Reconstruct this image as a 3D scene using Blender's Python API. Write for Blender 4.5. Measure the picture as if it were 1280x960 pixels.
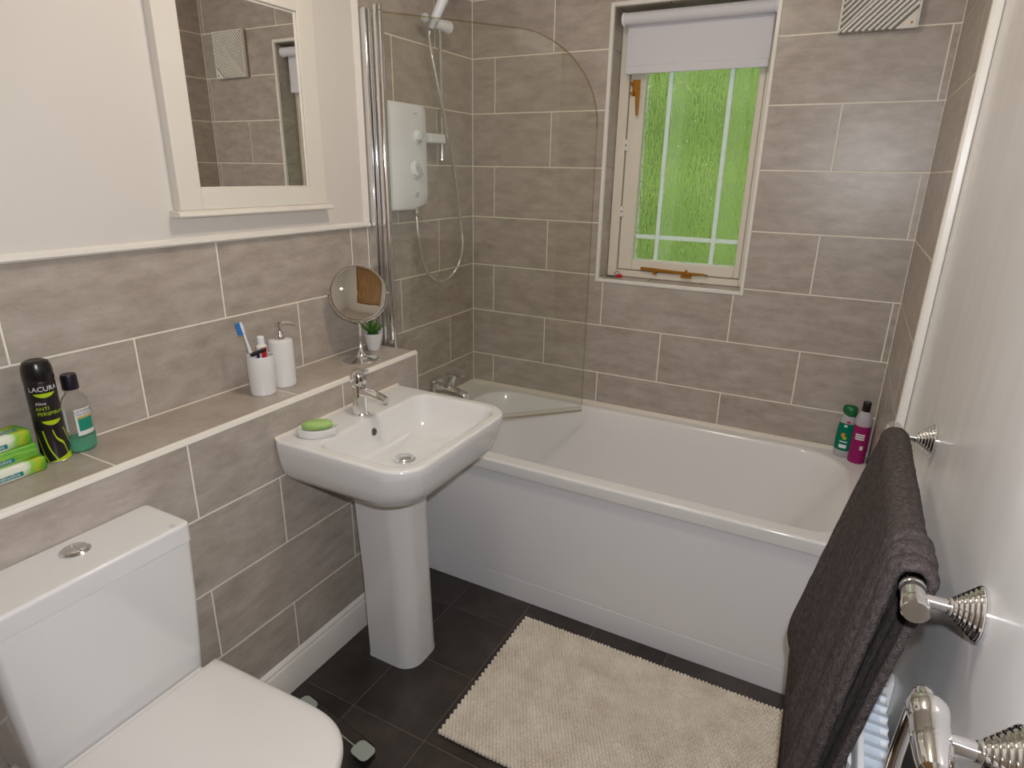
import bpy, bmesh, math, random
from mathutils import Vector, Matrix
random.seed(7)
PI = math.pi
for o in list(bpy.data.objects): bpy.data.objects.remove(o)
scn = bpy.context.scene
COL = scn.collection

# ------------------------------------------------------------------ camera
CAM = Vector((1.4757, -2.4058, 1.4947))
YAW, PITCH, ROLL, FPX = -0.4852, -0.3290, 0.0172, 779.88
_f = Vector((math.sin(YAW)*math.cos(PITCH), math.cos(YAW)*math.cos(PITCH), math.sin(PITCH)))
_r = Vector((math.cos(YAW), -math.sin(YAW), 0)); _u = _r.cross(_f)
RR = math.cos(ROLL)*_r + math.sin(ROLL)*_u; UU = -math.sin(ROLL)*_r + math.cos(ROLL)*_u
cd = bpy.data.cameras.new('camera'); cam = bpy.data.objects.new('camera', cd); COL.objects.link(cam)
cd.sensor_width = 36; cd.lens = FPX/1280*36; cd.clip_start = 0.01
cam.matrix_world = Matrix(((RR.x, UU.x, -_f.x, CAM.x), (RR.y, UU.y, -_f.y, CAM.y), (RR.z, UU.z, -_f.z, CAM.z), (0, 0, 0, 1)))
scn.camera = cam

# ------------------------------------------------------------------ light
world = bpy.data.worlds.new('world'); scn.world = world; world.use_nodes = True
wb = world.node_tree.nodes['Background']; wb.inputs['Color'].default_value = (0.80, 0.90, 1.0, 1); wb.inputs['Strength'].default_value = 2.4
vs = scn.view_settings
vs.view_transform = 'Standard'; vs.look = 'None'; vs.gamma = 1.0; vs.use_curve_mapping = False
vs.exposure = 0.32

def lamp(name, kind, loc, energy, color, size, rot=(0, 0, 0)):
    l = bpy.data.lights.new(name, kind); l.energy = energy; l.color = color
    if kind == 'AREA': l.shape = 'DISK'; l.size = size
    else: l.shadow_soft_size = size
    o = bpy.data.objects.new(name, l); COL.objects.link(o); o.location = loc; o.rotation_euler = rot
    return o
# the photographer's flash, just above the lens (its glints stand on the chrome pole, the bath and the towel rail)
fl_ = lamp('flash_lamp', 'SPOT', CAM + UU*0.075 + RR*0.03, 33.0, (0.90, 0.93, 1.0), 0.012)
fl_.rotation_euler = cam.matrix_world.to_euler(); fl_.data.spot_size = math.radians(118); fl_.data.spot_blend = 0.5

# ------------------------------------------------------------------ materials
def mat(name, col, rough=0.5, metal=0.0, **k):
    m = bpy.data.materials.new(name); m.use_nodes = True
    b = m.node_tree.nodes['Principled BSDF']
    b.inputs['Base Color'].default_value = (*col, 1); b.inputs['Roughness'].default_value = rough; b.inputs['Metallic'].default_value = metal
    for kk, v in k.items(): b.inputs[kk.replace('_', ' ')].default_value = v
    return m
def srgb(r, g, b):
    f = lambda c: (c/255/12.92) if c/255 <= 0.04045 else ((c/255+0.055)/1.055)**2.4
    return (f(r), f(g), f(b))
def nodes(m):
    nt = m.node_tree; return nt, nt.nodes, nt.links, nt.nodes['Principled BSDF']
def noise_color(m, stops, scale, vec_scale=(1, 1, 1), detail=6, coord='pos', distort=0.0, rand=0.0):
    nt, N, L, b = nodes(m)
    mp = N.new('ShaderNodeMapping'); mp.inputs['Scale'].default_value = vec_scale
    if coord == 'pos': g = N.new('ShaderNodeNewGeometry'); src = g.outputs['Position']
    else: g = N.new('ShaderNodeTexCoord'); src = g.outputs['Object']
    if rand:
        oi = N.new('ShaderNodeObjectInfo'); mul = N.new('ShaderNodeMath'); mul.operation = 'MULTIPLY'; mul.inputs[1].default_value = rand
        L.new(oi.outputs['Random'], mul.inputs[0]); add = N.new('ShaderNodeVectorMath'); add.operation = 'ADD'
        L.new(src, add.inputs[0]); L.new(mul.outputs[0], add.inputs[1]); src = add.outputs[0]
    L.new(src, mp.inputs['Vector'])
    n = N.new('ShaderNodeTexNoise'); n.inputs['Scale'].default_value = scale; n.inputs['Detail'].default_value = detail
    n.inputs['Distortion'].default_value = distort; n.inputs['Roughness'].default_value = 0.65
    L.new(mp.outputs[0], n.inputs['Vector'])
    r = N.new('ShaderNodeValToRGB'); L.new(n.outputs['Fac'], r.inputs[0])
    els = r.color_ramp.elements
    els[0].position, els[0].color = stops[0][0], (*stops[0][1], 1)
    els[1].position, els[1].color = stops[-1][0], (*stops[-1][1], 1)
    for p, c in stops[1:-1]:
        e = els.new(p); e.color = (*c, 1)
    L.new(r.outputs[0], b.inputs['Base Color'])
    return n, mp
def bump(m, scale, strength, dist=0.002, vec_scale=(1, 1, 1), coord='pos', detail=3, kind='noise'):
    nt, N, L, b = nodes(m)
    mp = N.new('ShaderNodeMapping'); mp.inputs['Scale'].default_value = vec_scale
    if coord == 'pos': src = N.new('ShaderNodeNewGeometry').outputs['Position']
    else: src = N.new('ShaderNodeTexCoord').outputs['Object']
    L.new(src, mp.inputs['Vector'])
    n = N.new('ShaderNodeTexNoise'); n.inputs['Scale'].default_value = scale; n.inputs['Detail'].default_value = detail
    L.new(mp.outputs[0], n.inputs['Vector'])
    bp = N.new('ShaderNodeBump'); bp.inputs['Strength'].default_value = strength; bp.inputs['Distance'].default_value = dist
    L.new(n.outputs['Fac'], bp.inputs['Height']); L.new(bp.outputs[0], b.inputs['Normal'])
    return n

def soft_clear(name, col, rough, trans, ior=1.45):
    m = mat(name, col, rough); b = m.node_tree.nodes['Principled BSDF']
    b.inputs['Transmission Weight'].default_value = trans; b.inputs['IOR'].default_value = ior
    return m
M = {}
M['tile'] = mat('wall_tile', srgb(190, 178, 164), 0.33)
noise_color(M['tile'], [(0.25, srgb(158, 146, 134)), (0.5, srgb(178, 167, 156)), (0.75, srgb(196, 187, 178))], 9.0, (1.2, 1.2, 3.2), detail=15, rand=9.0)
bump(M['tile'], 60, 0.05, 0.001, (1, 1, 4))
M['grout'] = mat('cream_grout', srgb(244, 238, 222), 0.8)
M['floor_tile'] = mat('floor_tile', srgb(50, 45, 44), 0.36)
noise_color(M['floor_tile'], [(0.3, srgb(40, 34, 31)), (0.5, srgb(58, 51, 47)), (0.75, srgb(80, 72, 66))], 5.0, (1, 1, 1), detail=8, rand=7.0)
bump(M['floor_tile'], 25, 0.15, 0.002)
M['floor_grout'] = mat('floor_grout', srgb(104, 97, 90), 0.8)
M['plaster'] = mat('cream_white_paint', srgb(224, 218, 211), 0.5)
bump(M['plaster'], 220, 0.12, 0.0006)
M['gloss_wall'] = mat('glossy_white_paint', srgb(230, 228, 226), 0.20)
bump(M['gloss_wall'], 3.0, 0.30, 0.010, (1, 2.0, 0.6), detail=2)
M['ceiling'] = mat('ceiling_paint', srgb(232, 226, 216), 0.8)
M['trim'] = mat('white_trim', srgb(236, 231, 222), 0.3)
M['paint'] = mat('cream_gloss_wood', srgb(232, 224, 208), 0.3)
M['mirror_frame'] = mat('white_frame_paint', srgb(230, 224, 214), 0.4)
M['ceramic'] = mat('white_ceramic', srgb(232, 231, 229), 0.10, Coat_Weight=0.3, Coat_Roughness=0.03)
M['acrylic'] = mat('white_acrylic', srgb(238, 236, 234), 0.12)
M['panel'] = mat('bath_panel', srgb(236, 236, 237), 0.28)
M['plastic'] = mat('white_plastic', srgb(238, 240, 245), 0.3)
M['plastic_shade'] = mat('grey_white_plastic', srgb(196, 200, 206), 0.35)
M['seat'] = mat('toilet_seat_plastic', srgb(230, 226, 222), 0.22)
M['chrome'] = mat('chrome', (0.86, 0.86, 0.87), 0.06, 1.0)
M['hose'] = mat('hose_metal', (0.92, 0.92, 0.92), 0.22, 1.0)
M['satin'] = mat('brushed_steel', (0.78, 0.79, 0.78), 0.24, 1.0)
M['pad'] = mat('scale_pad_steel', srgb(196, 204, 196), 0.3, 0.5)
M['mirror'] = mat('mirror_silver', (0.90, 0.90, 0.88), 0.0, 1.0)
M['brass'] = mat('brass', srgb(176, 122, 44), 0.38, 0.75)
M['black'] = mat('black_plastic', srgb(26, 22, 24), 0.25)
M['dark_hole'] = mat('dark_recess', srgb(78, 74, 70), 0.5)
M['seal'] = soft_clear('screen_seal', srgb(205, 196, 180), 0.3, 0.35)
M['silicone'] = mat('white_silicone', srgb(226, 218, 204), 0.4)
M['blind'] = mat('blind_fabric', srgb(222, 220, 224), 0.8)
bump(M['blind'], 500, 0.2, 0.0006)
M['mat'] = mat('cream_cotton', srgb(214, 202, 184), 0.95)
noise_color(M['mat'], [(0.3, srgb(218, 206, 188)), (0.7, srgb(240, 231, 217))], 14, detail=4)
M['towel'] = mat('charcoal_terry', srgb(96, 86, 82), 1.0, Specular_IOR_Level=0.15)
noise_color(M['towel'], [(0.32, srgb(62, 55, 52)), (0.68, srgb(100, 91, 88))], 170, (1, 1, 0.6), detail=8)
bump(M['towel'], 420, 0.9, 0.006, detail=6)
M['green_soap'] = mat('green_soap', srgb(166, 202, 118), 0.45)
M['leaf'] = mat('succulent_leaf', srgb(46, 104, 30), 0.4)
noise_color(M['leaf'], [(0.3, srgb(30, 82, 20)), (0.7, srgb(80, 134, 48))], 40, coord='obj')
M['soil'] = mat('soil', srgb(66, 52, 36), 0.9)
M['blue'] = mat('blue_bristle', srgb(38, 120, 196), 0.6)
M['red'] = mat('red_plastic', srgb(206, 30, 36), 0.35)
M['paste'] = mat('tube_plastic', srgb(232, 230, 226), 0.35)
M['can'] = mat('black_can', srgb(34, 28, 30), 0.28)
M['lime'] = mat('lime_print', srgb(176, 206, 22), 0.4)
M['white_print'] = mat('white_print', srgb(225, 225, 222), 0.45)
M['navy'] = mat('navy_print', srgb(28, 36, 84), 0.45)
M['teal'] = mat('teal_print', srgb(22, 128, 132), 0.4)
M['teal_label'] = mat('teal_label', srgb(26, 140, 116), 0.45)
M['gold_print'] = mat('gold_print', srgb(206, 172, 62), 0.4)
M['purple_cap'] = mat('dark_cap', srgb(30, 22, 34), 0.35)
M['green_cap'] = mat('green_cap', srgb(16, 104, 52), 0.3)
M['orange_print'] = mat('orange_print', srgb(226, 150, 52), 0.45)
M['grey_metal'] = mat('grey_metal', srgb(96, 96, 92), 0.4, 0.6)
M['radiator'] = mat('radiator_enamel', srgb(236, 235, 232), 0.25)
M['radiator_slat'] = mat('radiator_slat', srgb(214, 222, 230), 0.35)
M['door'] = mat('oak_door', srgb(164, 124, 78), 0.45)
noise_color(M['door'], [(0.3, srgb(146, 106, 62)), (0.7, srgb(182, 142, 94))], 6, (6, 6, 0.6))
M['hedge'] = mat('hedge_leaves', srgb(120, 170, 50), 0.7)
noise_color(M['hedge'], [(0.34, srgb(50, 68, 6)), (0.5, srgb(96, 122, 26)), (0.66, srgb(180, 194, 96))], 4.0, detail=10)
M['lawn'] = mat('lawn', srgb(96, 146, 40), 0.9)

M['clear_pet'] = soft_clear('clear_bottle_plastic', (0.98, 0.99, 0.985), 0.04, 0.97, 1.12)
M['mouthwash'] = soft_clear('mouthwash_liquid', srgb(120, 212, 180), 0.1, 0.6, 1.12)
M['frost_pet'] = soft_clear('frosted_bottle_plastic', srgb(226, 222, 226), 0.35, 0.45, 1.2)
M['green_gel'] = soft_clear('green_gel', srgb(10, 134, 106), 0.25, 0.25, 1.2)
M['pink_gel'] = soft_clear('pink_gel', srgb(172, 42, 112), 0.25, 0.25, 1.2)
M['scale_glass'] = soft_clear('scale_glass', (0.95, 0.98, 0.96), 0.02, 1.0, 1.2)

def thin_glass(name, tint):
    m = bpy.data.materials.new(name); m.use_nodes = True; nt = m.node_tree; nt.nodes.clear()
    out = nt.nodes.new('ShaderNodeOutputMaterial'); mix = nt.nodes.new('ShaderNodeMixShader')
    tr = nt.nodes.new('ShaderNodeBsdfTransparent'); tr.inputs[0].default_value = (*tint, 1)
    gl = nt.nodes.new('ShaderNodeBsdfGlossy'); gl.inputs['Roughness'].default_value = 0.02
    lw = nt.nodes.new('ShaderNodeLayerWeight'); lw.inputs[0].default_value = 0.5
    pw = nt.nodes.new('ShaderNodeMath'); pw.operation = 'POWER'; pw.inputs[1].default_value = 5.0
    ma = nt.nodes.new('ShaderNodeMath'); ma.operation = 'MULTIPLY_ADD'; ma.inputs[1].default_value = 0.95; ma.inputs[2].default_value = 0.04
    nt.links.new(lw.outputs['Facing'], pw.inputs[0]); nt.links.new(pw.outputs[0], ma.inputs[0])
    nt.links.new(ma.outputs[0], mix.inputs[0]); nt.links.new(tr.outputs[0], mix.inputs[1]); nt.links.new(gl.outputs[0], mix.inputs[2])
    nt.links.new(mix.outputs[0], out.inputs[0]); return m
M['screen_glass'] = thin_glass('shower_screen_glass', (0.972, 0.976, 0.955))
# obscure rain-textured glass of the window
def obscure():
    m = mat('obscure_glass', (0.97, 1.0, 0.96), 0.02); nt, N, L, b = nodes(m)
    b.inputs['Transmission Weight'].default_value = 1.0; b.inputs['IOR'].default_value = 1.45
    g = N.new('ShaderNodeNewGeometry'); h = None
    for sc, vsx, w in ((1.0, (170, 20, 13), 1.0), (1.0, (360, 20, 55), 0.7)):
        mp = N.new('ShaderNodeMapping'); mp.inputs['Scale'].default_value = vsx; L.new(g.outputs['Position'], mp.inputs['Vector'])
        n = N.new('ShaderNodeTexNoise'); n.inputs['Scale'].default_value = sc; n.inputs['Detail'].default_value = 2; L.new(mp.outputs[0], n.inputs['Vector'])
        ml = N.new('ShaderNodeMath'); ml.operation = 'MULTIPLY'; ml.inputs[1].default_value = w; L.new(n.outputs['Fac'], ml.inputs[0])
        if h is None: h = ml.outputs[0]
        else:
            ad = N.new('ShaderNodeMath'); L.new(h, ad.inputs[0]); L.new(ml.outputs[0], ad.inputs[1]); h = ad.outputs[0]
    bp = N.new('ShaderNodeBump'); bp.inputs['Strength'].default_value = 1.0; bp.inputs['Distance'].default_value = 0.0065
    L.new(h, bp.inputs['Height']); L.new(bp.outputs[0], b.inputs['Normal'])
    return m
M['obscure'] = obscure()
def wrapper():
    # printed soap carton: white middle running into leaf-green ends
    m = mat('soap_wrapper', srgb(226, 232, 208), 0.35); nt, N, L, b = nodes(m)
    tc = N.new('ShaderNodeTexCoord'); sx = N.new('ShaderNodeSeparateXYZ'); L.new(tc.outputs['Object'], sx.inputs[0])
    n = N.new('ShaderNodeTexNoise'); n.inputs['Scale'].default_value = 45; n.inputs['Detail'].default_value = 3; L.new(tc.outputs['Object'], n.inputs['Vector'])
    m1 = N.new('ShaderNodeMath'); m1.operation = 'MULTIPLY_ADD'; m1.inputs[1].default_value = 0.05; L.new(n.outputs['Fac'], m1.inputs[0]); L.new(sx.outputs['Y'], m1.inputs[2])
    mr = N.new('ShaderNodeMapRange'); mr.inputs['From Min'].default_value = 0.02; mr.inputs['From Max'].default_value = 0.075; L.new(m1.outputs[0], mr.inputs[0])
    r = N.new('ShaderNodeValToRGB'); L.new(mr.outputs[0], r.inputs[0]); e = r.color_ramp.elements
    e[0].position, e[0].color = 0.15, (*srgb(230, 234, 214), 1); e[1].position, e[1].color = 0.95, (*srgb(70, 160, 30), 1)
    x = e.new(0.45); x.color = (*srgb(140, 200, 70), 1); x = e.new(0.65); x.color = (*srgb(176, 190, 40), 1)
    L.new(r.outputs[0], b.inputs['Base Color']); return m
M['wrapper'] = wrapper()
M['wrapper_green'] = mat('soap_wrapper_green', srgb(96, 178, 44), 0.35)
noise_color(M['wrapper_green'], [(0.35, srgb(64, 152, 30)), (0.6, srgb(150, 204, 84)), (0.75, srgb(212, 230, 170))], 30, (1, 0.3, 2), coord='obj')
def swoosh():
    # can print: black above, lime green flowing lines and foot below
    m = mat('can_print', srgb(34, 28, 30), 0.28); nt, N, L, b = nodes(m)
    tc = N.new('ShaderNodeTexCoord'); w = N.new('ShaderNodeTexWave'); w.wave_type = 'BANDS'; w.bands_direction = 'DIAGONAL'
    w.inputs['Scale'].default_value = 20; w.inputs['Distortion'].default_value = 5; w.inputs['Detail'].default_value = 1
    mp = N.new('ShaderNodeMapping'); mp.inputs['Scale'].default_value = (1, 1.6, 0.45); L.new(tc.outputs['Object'], mp.inputs['Vector']); L.new(mp.outputs[0], w.inputs['Vector'])
    sx = N.new('ShaderNodeSeparateXYZ'); L.new(tc.outputs['Object'], sx.inputs[0])
    gt = N.new('ShaderNodeMath'); gt.operation = 'GREATER_THAN'; gt.inputs[1].default_value = 0.955; L.new(w.outputs['Fac'], gt.inputs[0])
    lo = N.new('ShaderNodeMath'); lo.operation = 'LESS_THAN'; lo.inputs[1].default_value = 0.075; L.new(sx.outputs['Z'], lo.inputs[0])
    an = N.new('ShaderNodeMath'); an.operation = 'MULTIPLY'; L.new(gt.outputs[0], an.inputs[0]); L.new(lo.outputs[0], an.inputs[1])
    sl = N.new('ShaderNodeMath'); sl.operation = 'MULTIPLY_ADD'; sl.inputs[1].default_value = -0.35; L.new(sx.outputs['Y'], sl.inputs[0]); L.new(sx.outputs['Z'], sl.inputs[2])
    ft = N.new('ShaderNodeMath'); ft.operation = 'LESS_THAN'; ft.inputs[1].default_value = 0.012; L.new(sl.outputs[0], ft.inputs[0])
    mx = N.new('ShaderNodeMath'); mx.operation = 'MAXIMUM'; L.new(an.outputs[0], mx.inputs[0]); L.new(ft.outputs[0], mx.inputs[1])
    mc = N.new('ShaderNodeMix'); mc.data_type = 'RGBA'; mc.inputs['A'].default_value = (*srgb(34, 28, 30), 1); mc.inputs['B'].default_value = (*srgb(178, 208, 20), 1)
    L.new(mx.outputs[0], mc.inputs['Factor']); L.new(mc.outputs['Result'], b.inputs['Base Color']); return m
M['can_print'] = swoosh()

# ------------------------------------------------------------------ mesh helpers
def ortho(d):
    d = Vector(d).normalized(); a = Vector((0, 0, 1)) if abs(d.z) < 0.9 else Vector((1, 0, 0))
    x = a.cross(d).normalized(); return x, d.cross(x)
class MB:
    def __init__(s): s.v = []; s.f = []
    def quad_ring(s, a, b, n, closed=True):
        for i in range(n if closed else n-1):
            j = (i+1) % n; s.f.append((a+i, a+j, b+j, b+i))
    def box(s, x0, x1, y0, y1, z0, z1):
        o = len(s.v); s.v += [(x, y, z) for z in (z0, z1) for (x, y) in ((x0, y0), (x1, y0), (x1, y1), (x0, y1))]
        s.f += [tuple(o+i for i in q) for q in ((3, 2, 1, 0), (4, 5, 6, 7), (0, 1, 5, 4), (1, 2, 6, 5), (2, 3, 7, 6), (3, 0, 4, 7))]; return s
    def loft(s, rings, cap0=True, cap1=True, closed=True):
        n = len(rings[0]); st = []
        for r in rings: st.append(len(s.v)); s.v += [tuple(p) for p in r]
        for a, b in zip(st, st[1:]): s.quad_ring(a, b, n, closed)
        if cap0: s.f.append(tuple(st[0]+i for i in reversed(range(n))))
        if cap1: s.f.append(tuple(st[-1]+i for i in range(n)))
        return s
    def cyl(s, p0, p1, r0, r1=None, n=24, caps=True):
        p0, p1 = Vector(p0), Vector(p1); r1 = r0 if r1 is None else r1; x, y = ortho(p1-p0)
        ring = lambda p, r: [p + x*(r*math.cos(2*PI*i/n)) + y*(r*math.sin(2*PI*i/n)) for i in range(n)]
        return s.loft([ring(p0, r0), ring(p1, r1)], caps, caps)
    def lathe(s, prof, c=(0, 0, 0), axis=(0, 0, 1), n=32, caps=True, sx=1.0, sy=1.0):
        c = Vector(c); a = Vector(axis).normalized()
        x, y = (Vector((1, 0, 0)), Vector((0, 1, 0))) if abs(a.z) > 0.999 else ortho(a)
        if a.z < -0.999: y = -y
        return s.loft([[c + a*z + x*(r*sx*math.cos(2*PI*i/n)) + y*(r*sy*math.sin(2*PI*i/n)) for i in range(n)] for r, z in prof], caps, caps)
    def tube(s, pts, r, n=10, closed=False):
        pts = [Vector(p) for p in pts]; m = len(pts); rings = []; up = None
        for i in range(m):
            if closed: d = pts[(i+1) % m]-pts[i-1]
            else: d = pts[min(i+1, m-1)]-pts[max(i-1, 0)]
            d.normalize()
            if up is None: x, y = ortho(d)
            else:
                x = (up - d*up.dot(d)).normalized(); y = d.cross(x)
            up = x; rr = r[i] if isinstance(r, (list, tuple)) else r
            rings.append([pts[i] + x*(rr*math.cos(2*PI*k/n)) + y*(rr*math.sin(2*PI*k/n)) for k in range(n)])
        if closed:
            rings.append(rings[0]); return s.loft(rings, False, False)
        return s.loft(rings)
    def prism(s, poly, z0, z1):
        return s.loft([[(x, y, z0) for x, y in poly], [(x, y, z1) for x, y in poly]])
    def xform(s, m):
        s.v = [tuple(m @ Vector(p)) for p in s.v]; return s
    def build(s, name, m, parent=None, smooth=35, bevel=None, seg=2, sub=0, recalc=True):
        me = bpy.data.meshes.new(name); me.from_pydata([tuple(p) for p in s.v], [], s.f)
        if recalc:
            bm = bmesh.new(); bm.from_mesh(me); bmesh.ops.recalc_face_normals(bm, faces=bm.faces); bm.to_mesh(me); bm.free()
        me.materials.append(m if not isinstance(m, str) else M[m])
        if smooth is not None:
            me.shade_smooth(); me.set_sharp_from_angle(angle=math.radians(smooth))
        o = bpy.data.objects.new(name, me); COL.objects.link(o)
        if parent is not None: o.parent = parent
        if bevel:
            b = o.modifiers.new('bevel', 'BEVEL'); b.width = bevel; b.segments = seg; b.limit_method = 'ANGLE'; b.angle_limit = math.radians(40)
            b.harden_normals = False
        if sub:
            b = o.modifiers.new('sub', 'SUBSURF'); b.levels = sub; b.render_levels = sub
        return o
def rrect(x0, x1, y0, y1, r, n=6):
    """rounded rectangle; r = one radius or (x1y0, x1y1, x0y1, x0y0)"""
    if not isinstance(r, (tuple, list)): r = (r,)*4
    P = []
    for (cx, cy, a0), q in zip(((x1-r[0], y0+r[0], -90), (x1-r[1], y1-r[1], 0), (x0+r[2], y1-r[2], 90), (x0+r[3], y0+r[3], 180)), r):
        for k in range(n+1):
            a = math.radians(a0+90*k/n); P.append((cx+q*math.cos(a), cy+q*math.sin(a)))
    return P
def ring(poly, z): return [(x, y, z) for x, y in poly]
def spline(P, n=8):
    P = [Vector(p) for p in P]; out = []
    for i in range(len(P)-1):
        a, b, c, d = P[max(i-1, 0)], P[i], P[i+1], P[min(i+2, len(P)-1)]
        for k in range(n):
            t = k/n
            out.append(0.5*((2*b)+(c-a)*t+(2*a-5*b+4*c-d)*t*t+(-a+3*b-3*c+d)*t**3))
    out.append(P[-1]); return out
def thing(name, label, cat, loc=(0, 0, 0), rz=0, group=None):
    o = bpy.data.objects.new(name, None); COL.objects.link(o); o.location = loc; o.rotation_euler = (0, 0, rz); o.empty_display_size = 0.05
    o['label'] = label; o['category'] = cat
    if group: o['group'] = group
    return o
def tag(o, label, cat, group=None):
    o['label'] = label; o['category'] = cat
    if group: o['group'] = group
    return o
def struct(o, label, cat):
    o['kind'] = 'structure'; o['label'] = label; o['category'] = cat; return o
def box(*a): return MB().box(*a)
def text_obj(name, body, size, m, parent, to3d, extrude=0.0):
    """flat print: text outline laid on a surface by to3d(x, y)"""
    cu = bpy.data.curves.new('lettering_curve', 'FONT'); cu.body = body; cu.size = size; cu.resolution_u = 3; cu.align_x = 'CENTER'
    t = bpy.data.objects.new('lettering_tmp', cu); COL.objects.link(t)
    dg = bpy.context.evaluated_depsgraph_get(); dg.update()
    me = bpy.data.meshes.new_from_object(t.evaluated_get(dg)); bpy.data.objects.remove(t); bpy.data.curves.remove(cu)
    bm = bmesh.new(); bm.from_mesh(me); bmesh.ops.triangulate(bm, faces=bm.faces)
    for _ in range(1): bmesh.ops.subdivide_edges(bm, edges=bm.edges, cuts=1)
    for v in bm.verts: v.co = Vector(to3d(v.co.x, v.co.y))
    bm.to_mesh(me); bm.free(); me.materials.clear(); me.materials.append(M[m])
    o = bpy.data.objects.new(name, me); COL.objects.link(o); o.parent = parent
    return o
def patch(name, m, parent, to3d, x0, x1, y0, y1, nx=8, ny=1, shape=None):
    """flat print patch laid on a surface"""
    b = MB(); 
    for j in range(ny+1):
        for i in range(nx+1):
            x = x0+(x1-x0)*i/nx; y = y0+(y1-y0)*j/ny
            if shape: x, y = shape(i/nx, j/ny, x, y)
            b.v.append(to3d(x, y))
    for j in range(ny):
        for i in range(nx):
            a = j*(nx+1)+i; b.f.append((a, a+1, a+nx+2, a+nx+1))
    return b.build(name, m, parent, recalc=False)

# ------------------------------------------------------------------ layout numbers (metres)
W = 1.655; YB = -2.75; H = 2.36
Z0, PZ = 0.6909, 0.20493                       # tile bed joint and course height
LEDGE_Z = Z0+PZ; DX = 0.205; LEDGE_Y = -0.712  # boxed-in ledge along the left wall
WX0, WX1, WZ0, WZ1 = 0.595, 1.146, 1.088, 2.055   # window opening
G = 0.0022

_tile_cache = {}
def tile(parent, mapf, u0, u1, v0, v1, m='tile', name='wall_tile', hole=None, g=G, t=0.006):
    """one tile, a chamfered slab, notched where it meets the window opening"""
    u0 += g; u1 -= g; v0 += g; v1 -= g
    if u1-u0 < 0.004 or v1-v0 < 0.004: return
    cells = [(u0, u1, v0, v1)]; notched = False
    if hole:
        h0, h1, k0, k1 = hole
        if u0 < h1 and u1 > h0 and v0 < k1 and v1 > k0:
            notched = True
            us = sorted({u0, u1, *[h for h in (h0, h1) if u0 < h < u1]}); vv = sorted({v0, v1, *[k for k in (k0, k1) if v0 < k < v1]})
            cells = [(a, b, c, d) for a, b in zip(us, us[1:]) for c, d in zip(vv, vv[1:])
                     if not ((a+b)/2 > h0 and (a+b)/2 < h1 and (c+d)/2 > k0 and (c+d)/2 < k1)]
            if not cells: return
    uc, vc = (u0+u1)/2, (v0+v1)/2
    O = Vector(mapf(uc, vc, 0))
    if not notched:
        c = 0.0009; b = MB(); L = []
        for (w, i) in ((-t, 0), (-c, 0), (0, c)):
            L.append([Vector(mapf(u, v, w))-O for u, v in ((u0+i, v0+i), (u1-i, v0+i), (u1-i, v1-i), (u0+i, v1-i))])
        b.loft(L); o = b.build(name, m, parent, smooth=None)
    else:
        bm = bmesh.new(); vd = {}
        def vert(u, v, w):
            k = (round(u, 5), round(v, 5), w)
            if k not in vd: vd[k] = bm.verts.new(Vector(mapf(u, v, w))-O)
            return vd[k]
        edges = {}
        for a, b_, c, d in cells:
            P = [(a, c), (b_, c), (b_, d), (a, d)]
            bm.faces.new([vert(u, v, 0) for u, v in P]); bm.faces.new([vert(u, v, -t) for u, v in reversed(P)])
            for p, q in zip(P, P[1:]+P[:1]):
                k = tuple(sorted((p, q))); edges[k] = edges.get(k, 0)+1
        for (p, q), n in edges.items():
            if n == 1: bm.faces.new([vert(*p, 0), vert(*q, 0), vert(*q, -t), vert(*p, -t)])
        bmesh.ops.recalc_face_normals(bm, faces=bm.faces)
        me = bpy.data.meshes.new(name); bm.to_mesh(me); bm.free(); me.materials.append(M[m])
        o = bpy.data.objects.new(name, me); COL.objects.link(o); o.parent = parent
    o.location = O
    return o
def courses(parent, mapf, u_lo, u_hi, z_lo, z_hi, joints, hole=None):
    """half-bond tiling; joints(k) gives one joint position and the pitch for course k"""
    for k in range(-5, 10):
        a, b = Z0+k*PZ, Z0+(k+1)*PZ
        a, b = max(a, z_lo), min(b, z_hi)
        if b-a < 0.012: continue
        j0, p = joints(k); js = sorted(x for x in (j0+i*p for i in range(-8, 9)) if u_lo+0.006 < x < u_hi-0.006)
        xs = [u_lo]+js+[u_hi]
        for c, d in zip(xs, xs[1:]): tile(parent, mapf, c, d, a, b, hole=hole)

# ------------------------------------------------------------------ structure: floor, ceiling, walls
fl = struct(box(-0.12, W+0.12, YB-0.12, 0.25, -0.10, -0.0012).build('floor', 'floor_grout', smooth=None), 'dark charcoal tiled bathroom floor', 'floor')
FX, FPY = 0.2525, 0.2560
ix0 = 0.411
for i in range(-1, 5):
    a, b = ix0+i*FX, ix0+(i+1)*FX
    a, b = max(a, DX+0.001), min(b, W-0.001)
    if b-a < 0.01: continue
    for j in range(-2, 8):
        c, d = -0.838-(j+1)*FPY, -0.838-j*FPY
        c, d = max(c, YB+0.001), min(d, -0.66)
        if d-c < 0.01: continue
        tile(fl, lambda u, v, w: (u, v, w), a, b, c, d, 'floor_tile', 'floor_tile', g=0.0012, t=0.006)
ce = struct(box(-0.12, W+0.12, YB-0.12, 0.25, H, H+0.1).build('ceiling', 'ceiling', smooth=None), 'plain white painted bathroom ceiling', 'ceiling')

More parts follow.
